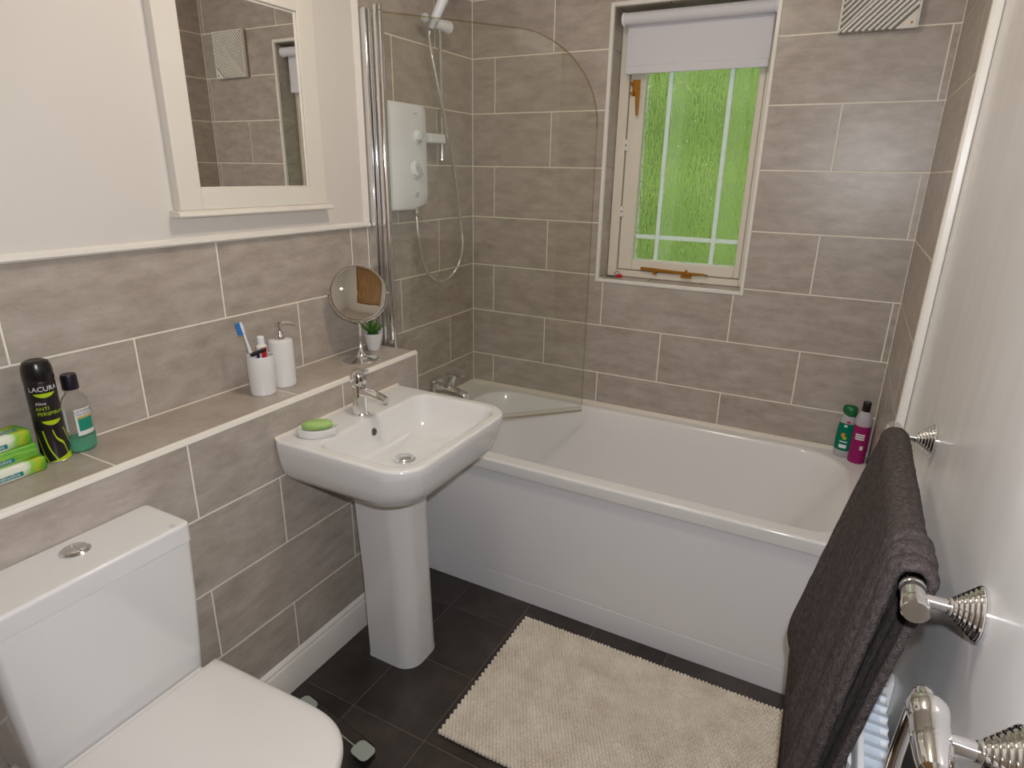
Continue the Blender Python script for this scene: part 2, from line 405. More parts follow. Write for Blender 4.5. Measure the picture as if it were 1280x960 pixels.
# back wall with the window opening
g0 = 0.0013
b = MB(); HX0, HX1, HZ0, HZ1 = WX0-0.0047, WX1+0.0047, WZ0-0.0047, WZ1+0.0047
for x0, x1, z0, z1 in ((-0.12, HX0, 0, H), (HX1, W+0.12, 0, H), (HX0, HX1, 0, HZ0), (HX0, HX1, HZ1, H)): b.box(x0, x1, g0, 0.25, z0, z1)
wall_back = struct(b.build('wall_back', 'grout', smooth=None), 'taupe stone-effect tiled wall behind the bath with a recessed window', 'wall')
X0, PX = 0.1066, 0.5091
courses(wall_back, lambda u, v, w: (u, -w, v), 0.0, W, 0.50, H, lambda k: (X0 if k % 2 else X0+PX/2, PX), hole=(WX0-0.012, WX1+0.012, WZ0-0.012, WZ1+0.012))
# reveals of the opening
for k in range(1, 8):
    a, c = max(Z0+k*PZ, WZ0), min(Z0+(k+1)*PZ, WZ1)
    if c-a > 0.01:
        tile(wall_back, lambda u, v, w: (WX0+w, u, v), 0.012, 0.125, a, c, t=0.0045)
        tile(wall_back, lambda u, v, w: (WX1-w, u, v), 0.012, 0.125, a, c, t=0.0045)
for a, c in ((WX0, 0.788), (0.788, 0.988), (0.988, WX1)):
    tile(wall_back, lambda u, v, w: (u, v, WZ0+w), a, c, 0.012, 0.125, t=0.0045)
    tile(wall_back, lambda u, v, w: (u, v, WZ1-w), a, c, 0.012, 0.125, t=0.0045)

# left wall: tiled up to the moulding, painted above, tiled full height inside the shower
wall_left = struct(box(-0.12, -g0, YB-0.12, 0.0, 0, H).build('wall_left', 'grout', smooth=None), 'left wall, taupe tiles below cream paint', 'wall')
lmap = lambda u, v, w: (w, u, v)
JL = lambda k: ((-0.19 if k == 0 else -0.262) if k % 2 == 0 else -0.5205, 0.5155)
courses(wall_left, lmap, -0.692, 0.0, 0.50, H, JL)
def JL2(k): return (-0.777 if k % 2 == 0 else -1.0345, 0.5165)
courses(wall_left, lmap, YB, -0.692, LEDGE_Z, Z0+3*PZ, JL2)
box(-0.004, 0.0035, YB, -0.700, Z0+3*PZ+0.004, H).build('plaster_panel', 'plaster', wall_left, smooth=None)
# moulding strip between tiles and paint, upright strip by the shower
t1 = MB().loft([[(0.0, y, Z0+3*PZ-0.001), (0.010, y, Z0+3*PZ-0.001), (0.015, y, Z0+3*PZ+0.004), (0.013, y, Z0+3*PZ+0.012), (0.006, y, Z0+3*PZ+0.017), (0.0, y, Z0+3*PZ+0.017)] for y in (YB, -0.690)])
struct(t1.build('trim_1', 'trim'), 'cream moulding strip capping the wall tiles', 'trim')
t2 = MB().loft([[(0.0, -0.690, z), (0.010, -0.690, z), (0.014, -0.697, z), (0.010, -0.708, z), (0.005, -0.716, z), (0.0, -0.716, z)] for z in (Z0+3*PZ, H)])
struct(t2.build('trim_2', 'trim'), 'upright cream edge strip where paint meets shower tiles', 'trim')

# boxed-in ledge below
wall_ledge = struct(box(0.0, DX-g0, YB, LEDGE_Y+0.0005, 0, LEDGE_Z-g0).build('wall_ledge', 'grout', smooth=None), 'tiled boxed-in ledge running along the left wall', 'ledge')
bmap = lambda u, v, w: (DX+w, u, v)
def JB(k): return (-1.082 if k % 2 == 0 else -1.347, 0.5120)
courses(wall_ledge, bmap, YB, LEDGE_Y, 0.05, LEDGE_Z-0.010, JB)
ys = [YB, -2.257, -1.748, -1.239, LEDGE_Y]
for a, c in zip(ys, ys[1:]): tile(wall_ledge, lambda u, v, w: (v, u, LEDGE_Z+w), a, c, 0.0, DX-0.010)
tile(wall_ledge, lambda u, v, w: (u, LEDGE_Y+w+0.003, v), 0.0, DX-0.008, 0.56, LEDGE_Z-0.008)
# quarter-round tile trim on its front edge and end
def qr(c, ax, ay, r, n=6):
    return [tuple(Vector(c)+Vector(ax)*(r*math.cos(PI/2*k/n))+Vector(ay)*(r*math.sin(PI/2*k/n))) for k in range(n+1)]+[c]
t3 = MB().loft([qr((DX-0.011, y, LEDGE_Z-0.011), (1, 0, 0), (0, 0, 1), 0.0125) for y in (YB, LEDGE_Y+0.004)])
t3.loft([qr((DX-0.006, LEDGE_Y-0.001, z), (1, 0, 0), (0, 1, 0), 0.0075) for z in (0.57, LEDGE_Z-0.004)])
struct(t3.build('trim_3', 'trim'), 'white rounded edge trim along the front of the tiled ledge', 'trim')

# right wall: tiled beside the bath, glossy white paint beyond
wall_right = struct(MB().box(W+0.016, W+0.12, YB-0.12, 0.0, 0, H).box(W+g0, W+0.016, -0.722, 0.0, 0, H).build('wall_right', 'grout', smooth=None), 'right wall with glossy white paint beyond a tiled strip', 'wall')
courses(wall_right, lambda u, v, w: (W-w, u, v), -0.715, 0.0, 0.50, H, lambda k: (-0.49 if k % 2 else -0.235, 0.51))
box(W+0.008, W+0.017, YB, -0.722, 0, H).build('painted_panel', 'gloss_wall', wall_right, smooth=None)
t4 = MB().loft([[(W-0.0005, -0.712, z), (W-0.008, -0.712, z), (W-0.012, -0.717, z), (W-0.012, -0.730, z), (W-0.006, -0.736, z), (W+0.0075, -0.738, z), (W+0.0075, -0.724, z), (W-0.0005, -0.722, z)] for z in (0.0, H)])
struct(t4.build('trim_4', 'trim', bevel=0.003), 'upright white edge strip between right-hand tiles and paint', 'trim')

# wall and door behind the camera
b = MB().box(-0.12, 0.45, YB-0.12, YB, 0, H).box(1.25, W+0.12, YB-0.12, YB, 0, H).box(0.45, 1.25, YB-0.12, YB, 2.02, H)
struct(b.build('wall_near', 'plaster', smooth=None), 'plain cream wall opposite the window, holding the door', 'wall')
dr = thing('door_1', 'oak panelled bathroom door opposite the window', 'door', (0.45, YB, 0)); dr['kind'] = 'structure'
box(0.03, 0.77, -0.06, -0.02, 0.005, 1.99).build('leaf', 'door', dr, bevel=0.002)
for x0, x1 in ((0.11, 0.36), (0.44, 0.69)):
    for z0, z1 in ((0.2, 0.85), (1.0, 1.85)): box(x0, x1, -0.02, -0.013, z0, z1).build('door_panel', 'door', dr, bevel=0.006)
for q in ((0, 0.03, 0, 2.02), (0.77, 0.80, 0, 2.02), (0.03, 0.77, 1.99, 2.02)): box(q[0], q[1], -0.1, 0.012, q[2], q[3]).build('jamb', 'door', dr, bevel=0.002)
MB().cyl((0.70, -0.02, 1.02), (0.70, 0.03, 1.02), 0.011).cyl((0.705, 0.03, 1.02), (0.60, 0.03, 1.02), 0.009).build('handle', 'chrome', dr)

# skirting
prof = [(0, 0), (0.013, 0), (0.013, 0.094), (0.011, 0.100), (0.0085, 0.104), (0.0085, 0.110), (0.005, 0.117), (0, 0.122)]
sk = MB().loft([[(DX+px, y, pz) for px, pz in prof] for y in (YB, -0.716)])
struct(sk.build('baseboard_left', 'trim', smooth=20), 'white moulded skirting board along the tiled box', 'baseboard')
sk = MB().loft([[(W+0.0078-px, y, pz) for px, pz in prof] for y in (YB, -0.74)])
struct(sk.build('baseboard_right', 'trim', smooth=20), 'white moulded skirting board below the radiator wall', 'baseboard')

# ------------------------------------------------------------------ window
t5 = MB(); w_ = 0.0135
for x0, x1, z0, z1 in ((WX0-w_, WX0+0.001, WZ0-w_, WZ1+w_), (WX1-0.001, WX1+w_, WZ0-w_, WZ1+w_), (WX0, WX1, WZ0-w_, WZ0+0.001), (WX0, WX1, WZ1-0.001, WZ1+w_)):
    t5.box(x0, x1, -0.004, 0.011, z0, z1)
struct(t5.build('trim_5', 'trim', bevel=0.003), 'white plastic edge trim framing the window recess', 'trim')
win = thing('window_1', 'cream painted casement window with green obscure glass panes', 'window', (0, 0, 0)); win['kind'] = 'structure'
FY = 0.100
ox0, ox1, oz0, oz1 = WX0+0.001, WX1-0.001, WZ0+0.001, WZ1-0.001
for q in ((ox0, ox0+0.038, oz0, oz1), (ox1-0.022, ox1, oz0, oz1), (ox0+0.038, ox1-0.022, oz0, oz0+0.026), (ox0+0.038, ox1-0.022, oz1-0.03, oz1)):
    box(q[0], q[1], FY, FY+0.10, q[2], q[3]).build('frame_member', 'paint', win, bevel=0.003)
sx0, sx1, sz0, sz1 = ox0+0.041, ox1-0.024, oz0+0.029, oz1-0.033     # sash
gx0, gx1, gz0, gz1 = 0.696, 1.099, 1.160, 1.965                     # glass
sy = FY+0.008
for q in ((sx0, gx0, sz0, sz1), (gx1, sx1, sz0, sz1), (gx0, gx1, sz0, gz0), (gx0, gx1, gz1, sz1)):
    box(q[0], q[1], sy, sy+0.05, q[2], q[3]).build('sash_member', 'paint', win, bevel=0.004)
bars = [(0.786, 'v'), (1.005, 'v')]; zb = 1.252; bw = 0.0085
tm = bpy.data.materials.new('white_strip'); tm.use_nodes = True; M['strip'] = tm; tn = tm.node_tree
tl = tn.nodes.new('ShaderNodeBsdfTranslucent'); tl.inputs[0].default_value = (0.95, 0.96, 0.95, 1); tmx = tn.nodes.new('ShaderNodeMixShader'); tmx.inputs[0].default_value = 0.6
tn.nodes['Principled BSDF'].inputs['Base Color'].default_value = (0.85, 0.86, 0.84, 1)
tn.links.new(tn.nodes['Principled BSDF'].outputs[0], tmx.inputs[1]); tn.links.new(tl.outputs[0], tmx.inputs[2]); tn.links.new(tmx.outputs[0], tn.nodes['Material Output'].inputs[0])
for x, _ in bars: box(x-bw, x+bw, sy+0.0235, sy+0.0285, gz0, gz1).build('glazing_bar', 'strip', win, bevel=0.001)
xs = [gx0]+[x for x, _ in bars]+[gx1]
for a, c in zip(xs, xs[1:]):
    a2, c2 = a+(bw if a != gx0 else 0), c-(bw if c != gx1 else 0)
    box(a2, c2, sy+0.0235, sy+0.0285, zb-bw, zb+bw).build('glazing_bar', 'strip', win, bevel=0.001)
    for z0, z1 in ((gz0, zb-bw), (zb+bw, gz1)):
        box(a2, c2, sy+0.024, sy+0.028, z0, z1).build('glass_pane', 'obscure', win, smooth=None)
# brass latch handle
hx, hz = 0.663, 1.80
lt = MB().box(hx-0.016, hx+0.014, sy-0.004, sy, hz-0.028, hz+0.028).cyl((hx, sy-0.004, hz+0.008), (hx, sy-0.02, hz+0.008), 0.010)
lt.loft([[(x, y, z) for x, y in ((hx-w2+d, sy-0.022), (hx+w2+d, sy-0.022), (hx+w2+d, sy-0.014), (hx-w2+d, sy-0.014))] for w2, d, z in ((0.011, 0.004, hz+0.025), (0.0125, 0.005, hz+0.0), (0.008, 0.010, hz-0.03), (0.006, 0.012, hz-0.07), (0.004, 0.013, hz-0.098))])
lt.box(hx-0.020, hx-0.004, sy-0.018, sy-0.002, hz+0.008, hz+0.020).box(hx-0.020, hx-0.006, sy-0.014, sy-0.002, hz-0.024, hz-0.014)
lt.build('latch_handle', 'brass', win, bevel=0.0015)
# brass stay along the bottom rail
zs = 1.126
st = MB().loft([[(x, sy-0.02-d, z+zs+h2) for h2, d in ((-h, 0), (-h, 0.006), (h, 0.006), (h, 0))] for x, z, h in ((0.742, 0.004, 0.006), (0.78, 0.003, 0.0065), (0.90, 0.0, 0.0055), (0.96, -0.001, 0.005), (0.985, 0.001, 0.003), (1.010, -0.002, 0.002))])
st.box(0.793, 0.806, sy-0.024, sy, zs-0.016, zs).box(0.905, 0.945, sy-0.022, FY+0.002, zs-0.020, zs-0.008).cyl((0.925, sy-0.022, zs-0.012), (0.925, sy-0.022, zs+0.012), 0.005)
st.build('window_stay', 'brass', win, bevel=0.001)
for z in (1.597, 1.347):
    lp = box(0.633, 0.648, FY-0.003, FY+0.010, z-0.020, z+0.020).build('lock_plate', 'trim', win, bevel=0.002)
    MB().cyl((0.6405, FY-0.0035, z), (0.6405, FY-0.001, z), 0.003, n=12).build('keyhole', 'black', lp)
# roller blind
bl = thing('roller_blind', 'white fabric roller blind rolled to the top of the window', 'blind', (0.880, 0.045, 2.02))
bwid = 0.256
MB().cyl((-bwid, 0, 0), (bwid, 0, 0), 0.021, n=28).build('roller', 'blind', bl)
for s in (-1, 1): MB().cyl((s*bwid, 0, 0), (s*(bwid+0.010), 0, 0), 0.023, n=20).build('end_bracket', 'plastic', bl, bevel=0.002)
box(-bwid+0.006, bwid-0.006, 0.0190, 0.0202, -0.150, 0.0).build('fabric', 'blind', bl, smooth=None)
box(-bwid+0.006, bwid-0.006, 0.016, 0.023, -0.178, -0.150).build('hem_bar', 'blind', bl, bevel=0.002)
# key on the sill
ky = thing('window_key', 'small grey key with red fob lying on the window sill', 'key', (0.625, 0.060, WZ0), 0.15)
MB().loft([[(x, y+c, z) for y, z in ((-0.006, 0.001), (0.006, 0.001), (0.006, 0.007), (-0.006, 0.007))] for x, c in ((-0.018, 0.0), (-0.002, 0.004), (0.014, 0.0), (0.026, 0.002))]).build('key_blade', 'grey_metal', ky, bevel=0.0015)
MB().lathe([(0.002, 0.001), (0.010, 0.003), (0.012, 0.008), (0.008, 0.013), (0.002, 0.015)], (0.036, 0, 0), n=16, sx=1.3).build('fob', 'red', ky)
MB().tube([(0.026+0.009*math.cos(a), 0.004, 0.016+0.009*math.sin(a)) for a in [2*PI*i/16 for i in range(16)]], 0.0012, 6, closed=True).build('key_ring', 'grey_metal', ky)

# garden outside
struct(box(-6, 8, 0.26, 9, -0.6, -0.5).build('ground', 'lawn', smooth=None), 'lawn outside the window', 'ground')
hb = MB(); nx, nz = 60, 30
for j in range(nz+1):
    for i in range(nx+1):
        x = -3.5+9*i/nx; z = -0.5+3.9*j/nz
        hb.v.append((x, 2.7+0.16*math.sin(x*3.1+z*2)+0.12*math.sin(x*7.3-z*5.1)+random.uniform(-0.12, 0.12)+0.35*max(0, z-2.4), z))
for j in range(nz):
    for i in range(nx):
        a = j*(nx+1)+i; hb.f.append((a, a+1, a+nx+2, a+nx+1))
n0 = len(hb.v); hb.v += [(-3.5, 4.2, -0.5), (5.5, 4.2, -0.5), (-3.5, 4.2, 3.4), (5.5, 4.2, 3.4)]
hb.f.append((n0, n0+2, n0+3, n0+1))
hb.f.append(tuple([nz*(nx+1)+i for i in range(nx+1)]+[n0+3, n0+2]))
tag(hb.build('hedge', 'hedge', recalc=False), 'bright green hedge outside behind the obscure window glass', 'hedge')

# extractor vent
vt = thing('extractor_vent', 'square white extractor vent with diagonal slats high beside the window', 'vent', (1.332, 0, 1.912))
S_ = 0.212
box(0, S_, -0.012, 0.0, 0, S_).build('back_plate', mat('vent_shade', srgb(158, 148, 132), 0.6), vt, bevel=0.002)
for q in ((0, S_, S_-0.006, S_), (0, 0.006, 0, S_-0.006), (S_-0.006, S_, 0, S_-0.006)): box(q[0], q[1], -0.028, -0.012, q[2], q[3]).build('rim', 'trim', vt, bevel=0.001)
MB().loft([[(S_-0.058, y, 0.0), (S_-0.006, y, 0.0), (S_-0.006, y, 0.052)] for y in (-0.012, -0.030)]).build('corner_plate', 'trim', vt, bevel=0.001)
MB().cyl((S_-0.018, -0.0302, 0.014), (S_-0.018, -0.0312, 0.014), 0.0035, n=12).build('maker_mark', 'brass', vt)
pitch = 0.0178
d = -S_+0.012
while d < S_-0.068:
    za = max(0.0, -d); zb_ = min(S_-0.006, S_-0.006-d)
    if zb_-za > 0.01:
        sl = MB(); hw = 0.0046
        P = [(za+d, za), (zb_+d, zb_)]
        sl.loft([[(x-hw, -0.012, z+hw), (x+hw, -0.012, z-hw), (x+hw*0.7, -0.028, z-hw*0.7), (x-hw*0.7, -0.028, z+hw*0.7)] for x, z in P])
        sl.v = [(min(max(x, 0.004), S_-0.004), y, min(max(z, 0.0005), S_-0.004)) for x, y, z in sl.v]
        sl.build('slat', 'trim', vt, smooth=None)
    d += pitch

# ------------------------------------------------------------------ bath
RIM = 0.548
bath = thing('bath', 'white bathtub with a plain white side panel under the window', 'bath', (0, 0, 0))
ofront = -0.703
R_ = lambda i, z, rad, ex=(0, 0, 0, 0): ring(rrect(0.003+ex[0], W-0.003-ex[1], ofront+ex[2], -0.003-ex[3], rad, 10), z)
tb = []
tb += [ring(rrect(0.30, 1.25, -0.50, -0.20, 0.08, 10), 0.135), ring(rrect(0.17, 1.40, -0.60, -0.09, 0.1, 10), 0.15), ring(rrect(0.11, 1.52, -0.64, -0.05, 0.1, 10), 0.25),
       ring(rrect(0.07, 1.63, -0.665, -0.02, 0.03, 10), RIM-0.09), ring(rrect(0.03, W-0.015, -0.675, -0.012, 0.01, 10), RIM-0.03), ring(rrect(0.006, W-0.006, -0.695, -0.008, 0.004, 10), RIM-0.03)]
tb.append(R_(0, RIM-0.045, 0.004, (0, 0, 0.004, 0)))
tb.append(R_(0, RIM-0.043, 0.004, (0, 0, 0.0005, 0)))
tb.append(R_(0, RIM-0.041, 0.004))
tb.append(R_(0, RIM-0.010, 0.004))
tb.append(R_(0, RIM-0.007, 0.004))
tb.append(R_(0, RIM-0.002, 0.005, (0.0, 0.0, 0.0015, 0.0)))
tb.append(R_(0, RIM, 0.008, (0.002, 0.002, 0.006, 0.001)))
tb.append(R_(0, RIM, 0.010, (0.006, 0.006, 0.010, 0.004)))
ix0b, ix1b, iy0, iy1 = 0.135, 1.600, -0.650, -0.045
def inner(dx0, dx1, dy, z, rad): return ring(rrect(ix0b+dx0, ix1b-dx1, iy0+dy, iy1-dy, rad, 10), z)
tb += [inner(-0.004, -0.004, -0.004, RIM, (0.11, 0.17, 0.13, 0.13)), inner(0, 0, 0, RIM, (0.11, 0.17, 0.13, 0.13)), inner(0.006, 0.008, 0.006, RIM-0.004, (0.11, 0.17, 0.13, 0.13)), inner(0.012, 0.018, 0.011, RIM-0.016, (0.11, 0.17, 0.13, 0.13)),
       inner(0.022, 0.05, 0.020, RIM-0.08, (0.11, 0.17, 0.13, 0.13)), inner(0.035, 0.13, 0.032, RIM-0.2, (0.11, 0.17, 0.13, 0.13)), inner(0.05, 0.20, 0.045, RIM-0.31, (0.11, 0.17, 0.12, 0.12)),
       inner(0.07, 0.25, 0.065, RIM-0.36, (0.10, 0.16, 0.11, 0.11)), inner(0.11, 0.31, 0.10, RIM-0.385, (0.12, 0.12, 0.09, 0.09)), inner(0.18, 0.4, 0.15, RIM-0.39, (0.08, 0.08, 0.08, 0.08))]
MB().loft(tb, True, True).build('tub', 'acrylic', bath, smooth=60)
box(0.006, W-0.006, ofront+0.014, ofront+0.026, 0.088, RIM-0.032).build('side_panel', 'panel', bath, bevel=0.0012)
box(0.006, W-0.006, ofront+0.013, ofront+0.026, 0.0, 0.0868).build('plinth', 'panel', bath, bevel=0.0012)
MB().loft([[(x, y, z) for y, z in ((-0.0005, RIM), (-0.012, RIM), (-0.009, RIM+0.006), (-0.0005, RIM+0.012))] for x in (0.001, W-0.001)]).build('sealant', 'silicone', bath)
MB().loft([[(x, y, z) for x, z in ((0.0005, RIM), (0.012, RIM), (0.009, RIM+0.006), (0.0005, RIM+0.012))] for y in (-0.635, -0.013)]).build('sealant', 'silicone', bath)
MB().lathe([(0.033, 0), (0.033, 0.004), (0.028, 0.007), (0.006, 0.009)], (ix0b+0.029, -0.35, RIM-0.13), (1, 0, 0.08), 28).build('overflow', 'chrome', bath)
MB().lathe([(0.034, 0), (0.034, 0.003), (0.024, 0.004), (0.020, 0.001)], (0.40, -0.35, RIM-0.39), n=28).build('drain', 'chrome', bath)
# bath mixer tap on the end of the bath
bt = thing('bath_mixer_tap', 'chrome lever mixer tap on the end of the bath below the shower', 'tap', (0.001, -0.315, RIM+0.001)); bt.scale = (1.22, 1.3, 1.18)
box(0.001, 0.016, -0.028, 0.028, 0.028, 0.084).build('wall_plate', 'chrome', bt, bevel=0.006)
MB().lathe([(0.023, 0), (0.024, 0.01), (0.022, 0.06), (0.020, 0.085), (0.018, 0.112), (0.014, 0.118)], (0.014, 0, 0.050), (1, 0, -0.12), 28).build('spout', 'chrome', bt)
MB().lathe([(0.024, 0), (0.022, 0.012), (0.017, 0.03)], (0.050, 0, 0.0), n=28).build('pillar', 'chrome', bt)
lv = MB().lathe([(0.018, 0), (0.017, 0.03), (0.0165, 0.055), (0.012, 0.062)], (0.050, 0, 0.055), (0.28, 0.12, 1), 24)
lv.build('lever_body', 'chrome', bt)
MB().loft([[(x, y, z+h) for y, h in ((-w2, -t), (w2, -t), (w2, t), (-w2, t))] for x, z, w2, t in ((0.050, 0.112, 0.014, 0.006), (0.085, 0.116, 0.012, 0.005), (0.118, 0.112, 0.008, 0.003))]).build('lever', 'chrome', bt, bevel=0.002)

# ------------------------------------------------------------------ shower
su = thing('electric_shower', 'white electric shower box with two dials on tiled wall', 'shower unit', (0.0005, -0.541, 1.355))
hw, hh, dp = 0.100, 0.350, 0.085
def srow(z, y0, y1, d):
    n = 12; return [(0.001, y0, z)]+[(d-0.009*((2*i/n-1)**4), y0+(y1-y0)*i/n, z) for i in range(n+1)]+[(0.001, y1, z)]
MB().loft([srow(z, -hw+e, hw-e2, dp-c) for z, e, e2, c in ((0.0, 0.004, 0.060, 0.018), (0.006, 0.001, 0.050, 0.006), (0.020, 0.0, 0.006, 0.001), (0.06, 0, 0, 0), (0.30, 0, 0, 0), (hh-0.01, 0.0, 0.0, 0.002), (hh, 0.003, 0.003, 0.010))]).build('case', 'plastic', su, smooth=40)
def dial(y, z, r, ang):
    d = MB().lathe([(r*1.30, 0), (r*1.28, 0.003), (r*1.05, 0.005)], (dp-0.001, y, z), (1, 0, 0), 36).build('dial', 'plastic', su)
    MB().lathe([(r*1.48, 0.0), (r*1.48, 0.0012), (r*1.40, 0.0012), (r*1.40, 0.0)], (dp-0.0012, y, z), (1, 0, 0), 36, caps=False).build('dial_ring', 'plastic_shade', d)
    kb = MB().lathe([(r*0.98, 0.004), (r*0.92, 0.012), (r*0.8, 0.014)], (dp, y, z), (1, 0, 0), 30).build('knob', 'plastic', d)
    c_, s_ = math.cos(ang), math.sin(ang)
    P = []
    for x, L_, w in ((dp+0.012, 1.0, 0.42), (dp+0.024, 0.95, 0.28)):
        P.append([(x, y+c_*a*r*L_-s_*b_*r*w, z+s_*a*r*L_+c_*b_*r*w) for a, b_ in ((-1, -1), (1, -1), (1, 1), (-1, 1))])
    MB().loft(P).build('pointer_grip', 'plastic_shade', d, bevel=0.002)
dial(0.034, 0.248, 0.018, 1.0); dial(0.018, 0.138, 0.023, -0.95)
MB().lathe([(0.011, 0), (0.010, 0.004), (0.004, 0.005)], (dp-0.001, 0.022, 0.055), (1, 0, 0), 20).build('power_button', 'plastic_shade', su)
box(dp-0.0002, dp+0.0006, 0.018, 0.034, 0.318, 0.323).build('maker_mark', 'plastic_shade', su, smooth=None)
MB().cyl((0.045, 0.067, -0.014), (0.045, 0.067, 0.006), 0.011, n=18).build('outlet', 'chrome', su)
rl = thing('shower_rail', 'chrome shower riser rail with white handset holder in tiled corner', 'shower rail', (0.052, -0.307, 1.53))
MB().cyl((0, 0, 0.0), (0, 0, 0.78), 0.0065, n=16).build('rail', 'chrome', rl)
box(-0.050, 0.010, -0.085, 0.012, 0.058, 0.090).build('rail_bracket', 'plastic', rl, bevel=0.003)
box(-0.050, 0.010, -0.015, 0.015, 0.73, 0.765).build('rail_bracket', 'plastic', rl, bevel=0.003)
MB().lathe([(0.016, -0.046), (0.0185, -0.042), (0.0185, 0.010), (0.022, 0.018), (0.022, 0.036), (0.016, 0.044)], (0.012, 0, 0.452), (0.05, 1, -0.05), 24).build('slider_holder', 'plastic', rl)
MB().lathe([(0.010, 0), (0.015, 0.004), (0.015, 0.016), (0.010, 0.022)], (0.010, -0.112, 0.456), (0, 1, 0), 20).build('slider_knob', 'plastic_shade', rl)
hs = thing('shower_handset', 'white handheld shower head resting in its wall holder', 'shower head', (0.064, -0.380, 1.958))
hd = Vector((0.36, 0.26, 0.90)).normalized()
MB().lathe([(0.0095, 0), (0.0125, 0.02), (0.013, 0.03)], (0, 0, 0), hd, 20).build('handset_collar', 'plastic_shade', hs)
MB().lathe([(0.0155, 0.03), (0.0165, 0.06), (0.0175, 0.12), (0.020, 0.17), (0.024, 0.19)], (0, 0, 0), hd, 24).build('handle', 'plastic', hs)
MB().lathe([(0.02, -0.012), (0.045, 0.0), (0.047, 0.014), (0.043, 0.018), (0.01, 0.018)], hd*0.215, (0.85, 0.1, -0.5), 30).build('spray_head', 'plastic', hs)
hose0 = spline([(0.063, -0.386, 1.952), (0.064, -0.388, 1.92), (0.066, -0.363, 1.825), (0.070, -0.311, 1.67), (0.068, -0.260, 1.531), (0.066, -0.202, 1.288), (0.064, -0.189, 1.19), (0.062, -0.235, 1.108), (0.06, -0.33, 1.073), (0.058, -0.425, 1.118), (0.052, -0.466, 1.216), (0.046, -0.474, 1.335)], 44)
hose = hose0
rad = [0.0064 if i % 2 else 0.0056 for i in range(len(hose))]
tag(MB().tube(hose, rad, 12).build('shower_hose', 'hose'), 'looped metal shower hose hanging from handset to shower box', 'hose')

# ------------------------------------------------------------------ bath screen
bs = thing('bath_screen', 'clear glass bath screen on a chrome wall post, swung inwards', 'shower screen', (0.065, -0.664, RIM+0.003))
HS = Vector((0.065, -0.664)); ES = Vector((0.600, -0.120)); sd = (ES-HS).normalized(); sn = Vector((-sd.y, sd.x)); SL = (ES-HS).length
ang = math.atan2(sd.y, sd.x); bs.rotation_euler = (0, 0, ang)
zt = 1.957-(RIM+0.004); zc = 1.648-(RIM+0.004)
poly = [(0.014, 0.022), (SL, 0.022), (SL, zc)]
for k in range(1, 13):
    a = PI/2*k/12; poly.append((SL-0.32+0.32*math.cos(a), zc+(zt-0.012-zc)*math.sin(a)))
poly.append((0.014, zt))
MB().loft([[(s, t, z) for s, z in poly] for t in (-0.003, 0.003)]).build('glass_panel', 'screen_glass', bs, smooth=None)
# polished glass edge, greenish-brown where one looks along it
MB().tube([(SL, 0, 0.03), (SL, 0, zc)], 0.0024, 8).build('polished_edge', thin_glass('glass_side_edge', (0.93, 0.92, 0.87)), bs)
edge = [Vector((SL, 0, zc))]+[Vector((x, 0, z)) for x, z in poly[3:]]
MB().tube(edge, 0.0026, 8).build('polished_edge', thin_glass('glass_edge', (0.84, 0.80, 0.68)), bs)
box(0.02, SL, -0.006, 0.006, 0.0, 0.021).build('bottom_seal', thin_glass('clear_seal', (0.94, 0.93, 0.89)), bs, bevel=0.003)
box(0.02, SL, -0.0045, 0.0045, 0.0, 0.005).build('drip_fin', 'seal', bs, bevel=0.001)
Rz = Matrix.Rotation(-ang, 4, 'Z')
MB().cyl((0, 0, 0.0), (0, 0, zt+0.0), 0.0165, n=28).build('post', 'chrome', bs)
MB().cyl((0, 0, zt+0.0), (0, 0, zt+0.018), 0.018, n=28).build('post_cap', 'chrome', bs, bevel=0.002)
wp = MB().box(-0.0635, -0.034, -0.022, 0.002, 0.0, zt+0.012).xform(Rz); wp.build('wall_channel', 'chrome', bs, bevel=0.002)
MB().cyl((-0.0255, -0.008, 0.0), (-0.0255, -0.008, zt+0.008), 0.0065, n=16).xform(Rz).build('pivot_rod', 'chrome', bs)

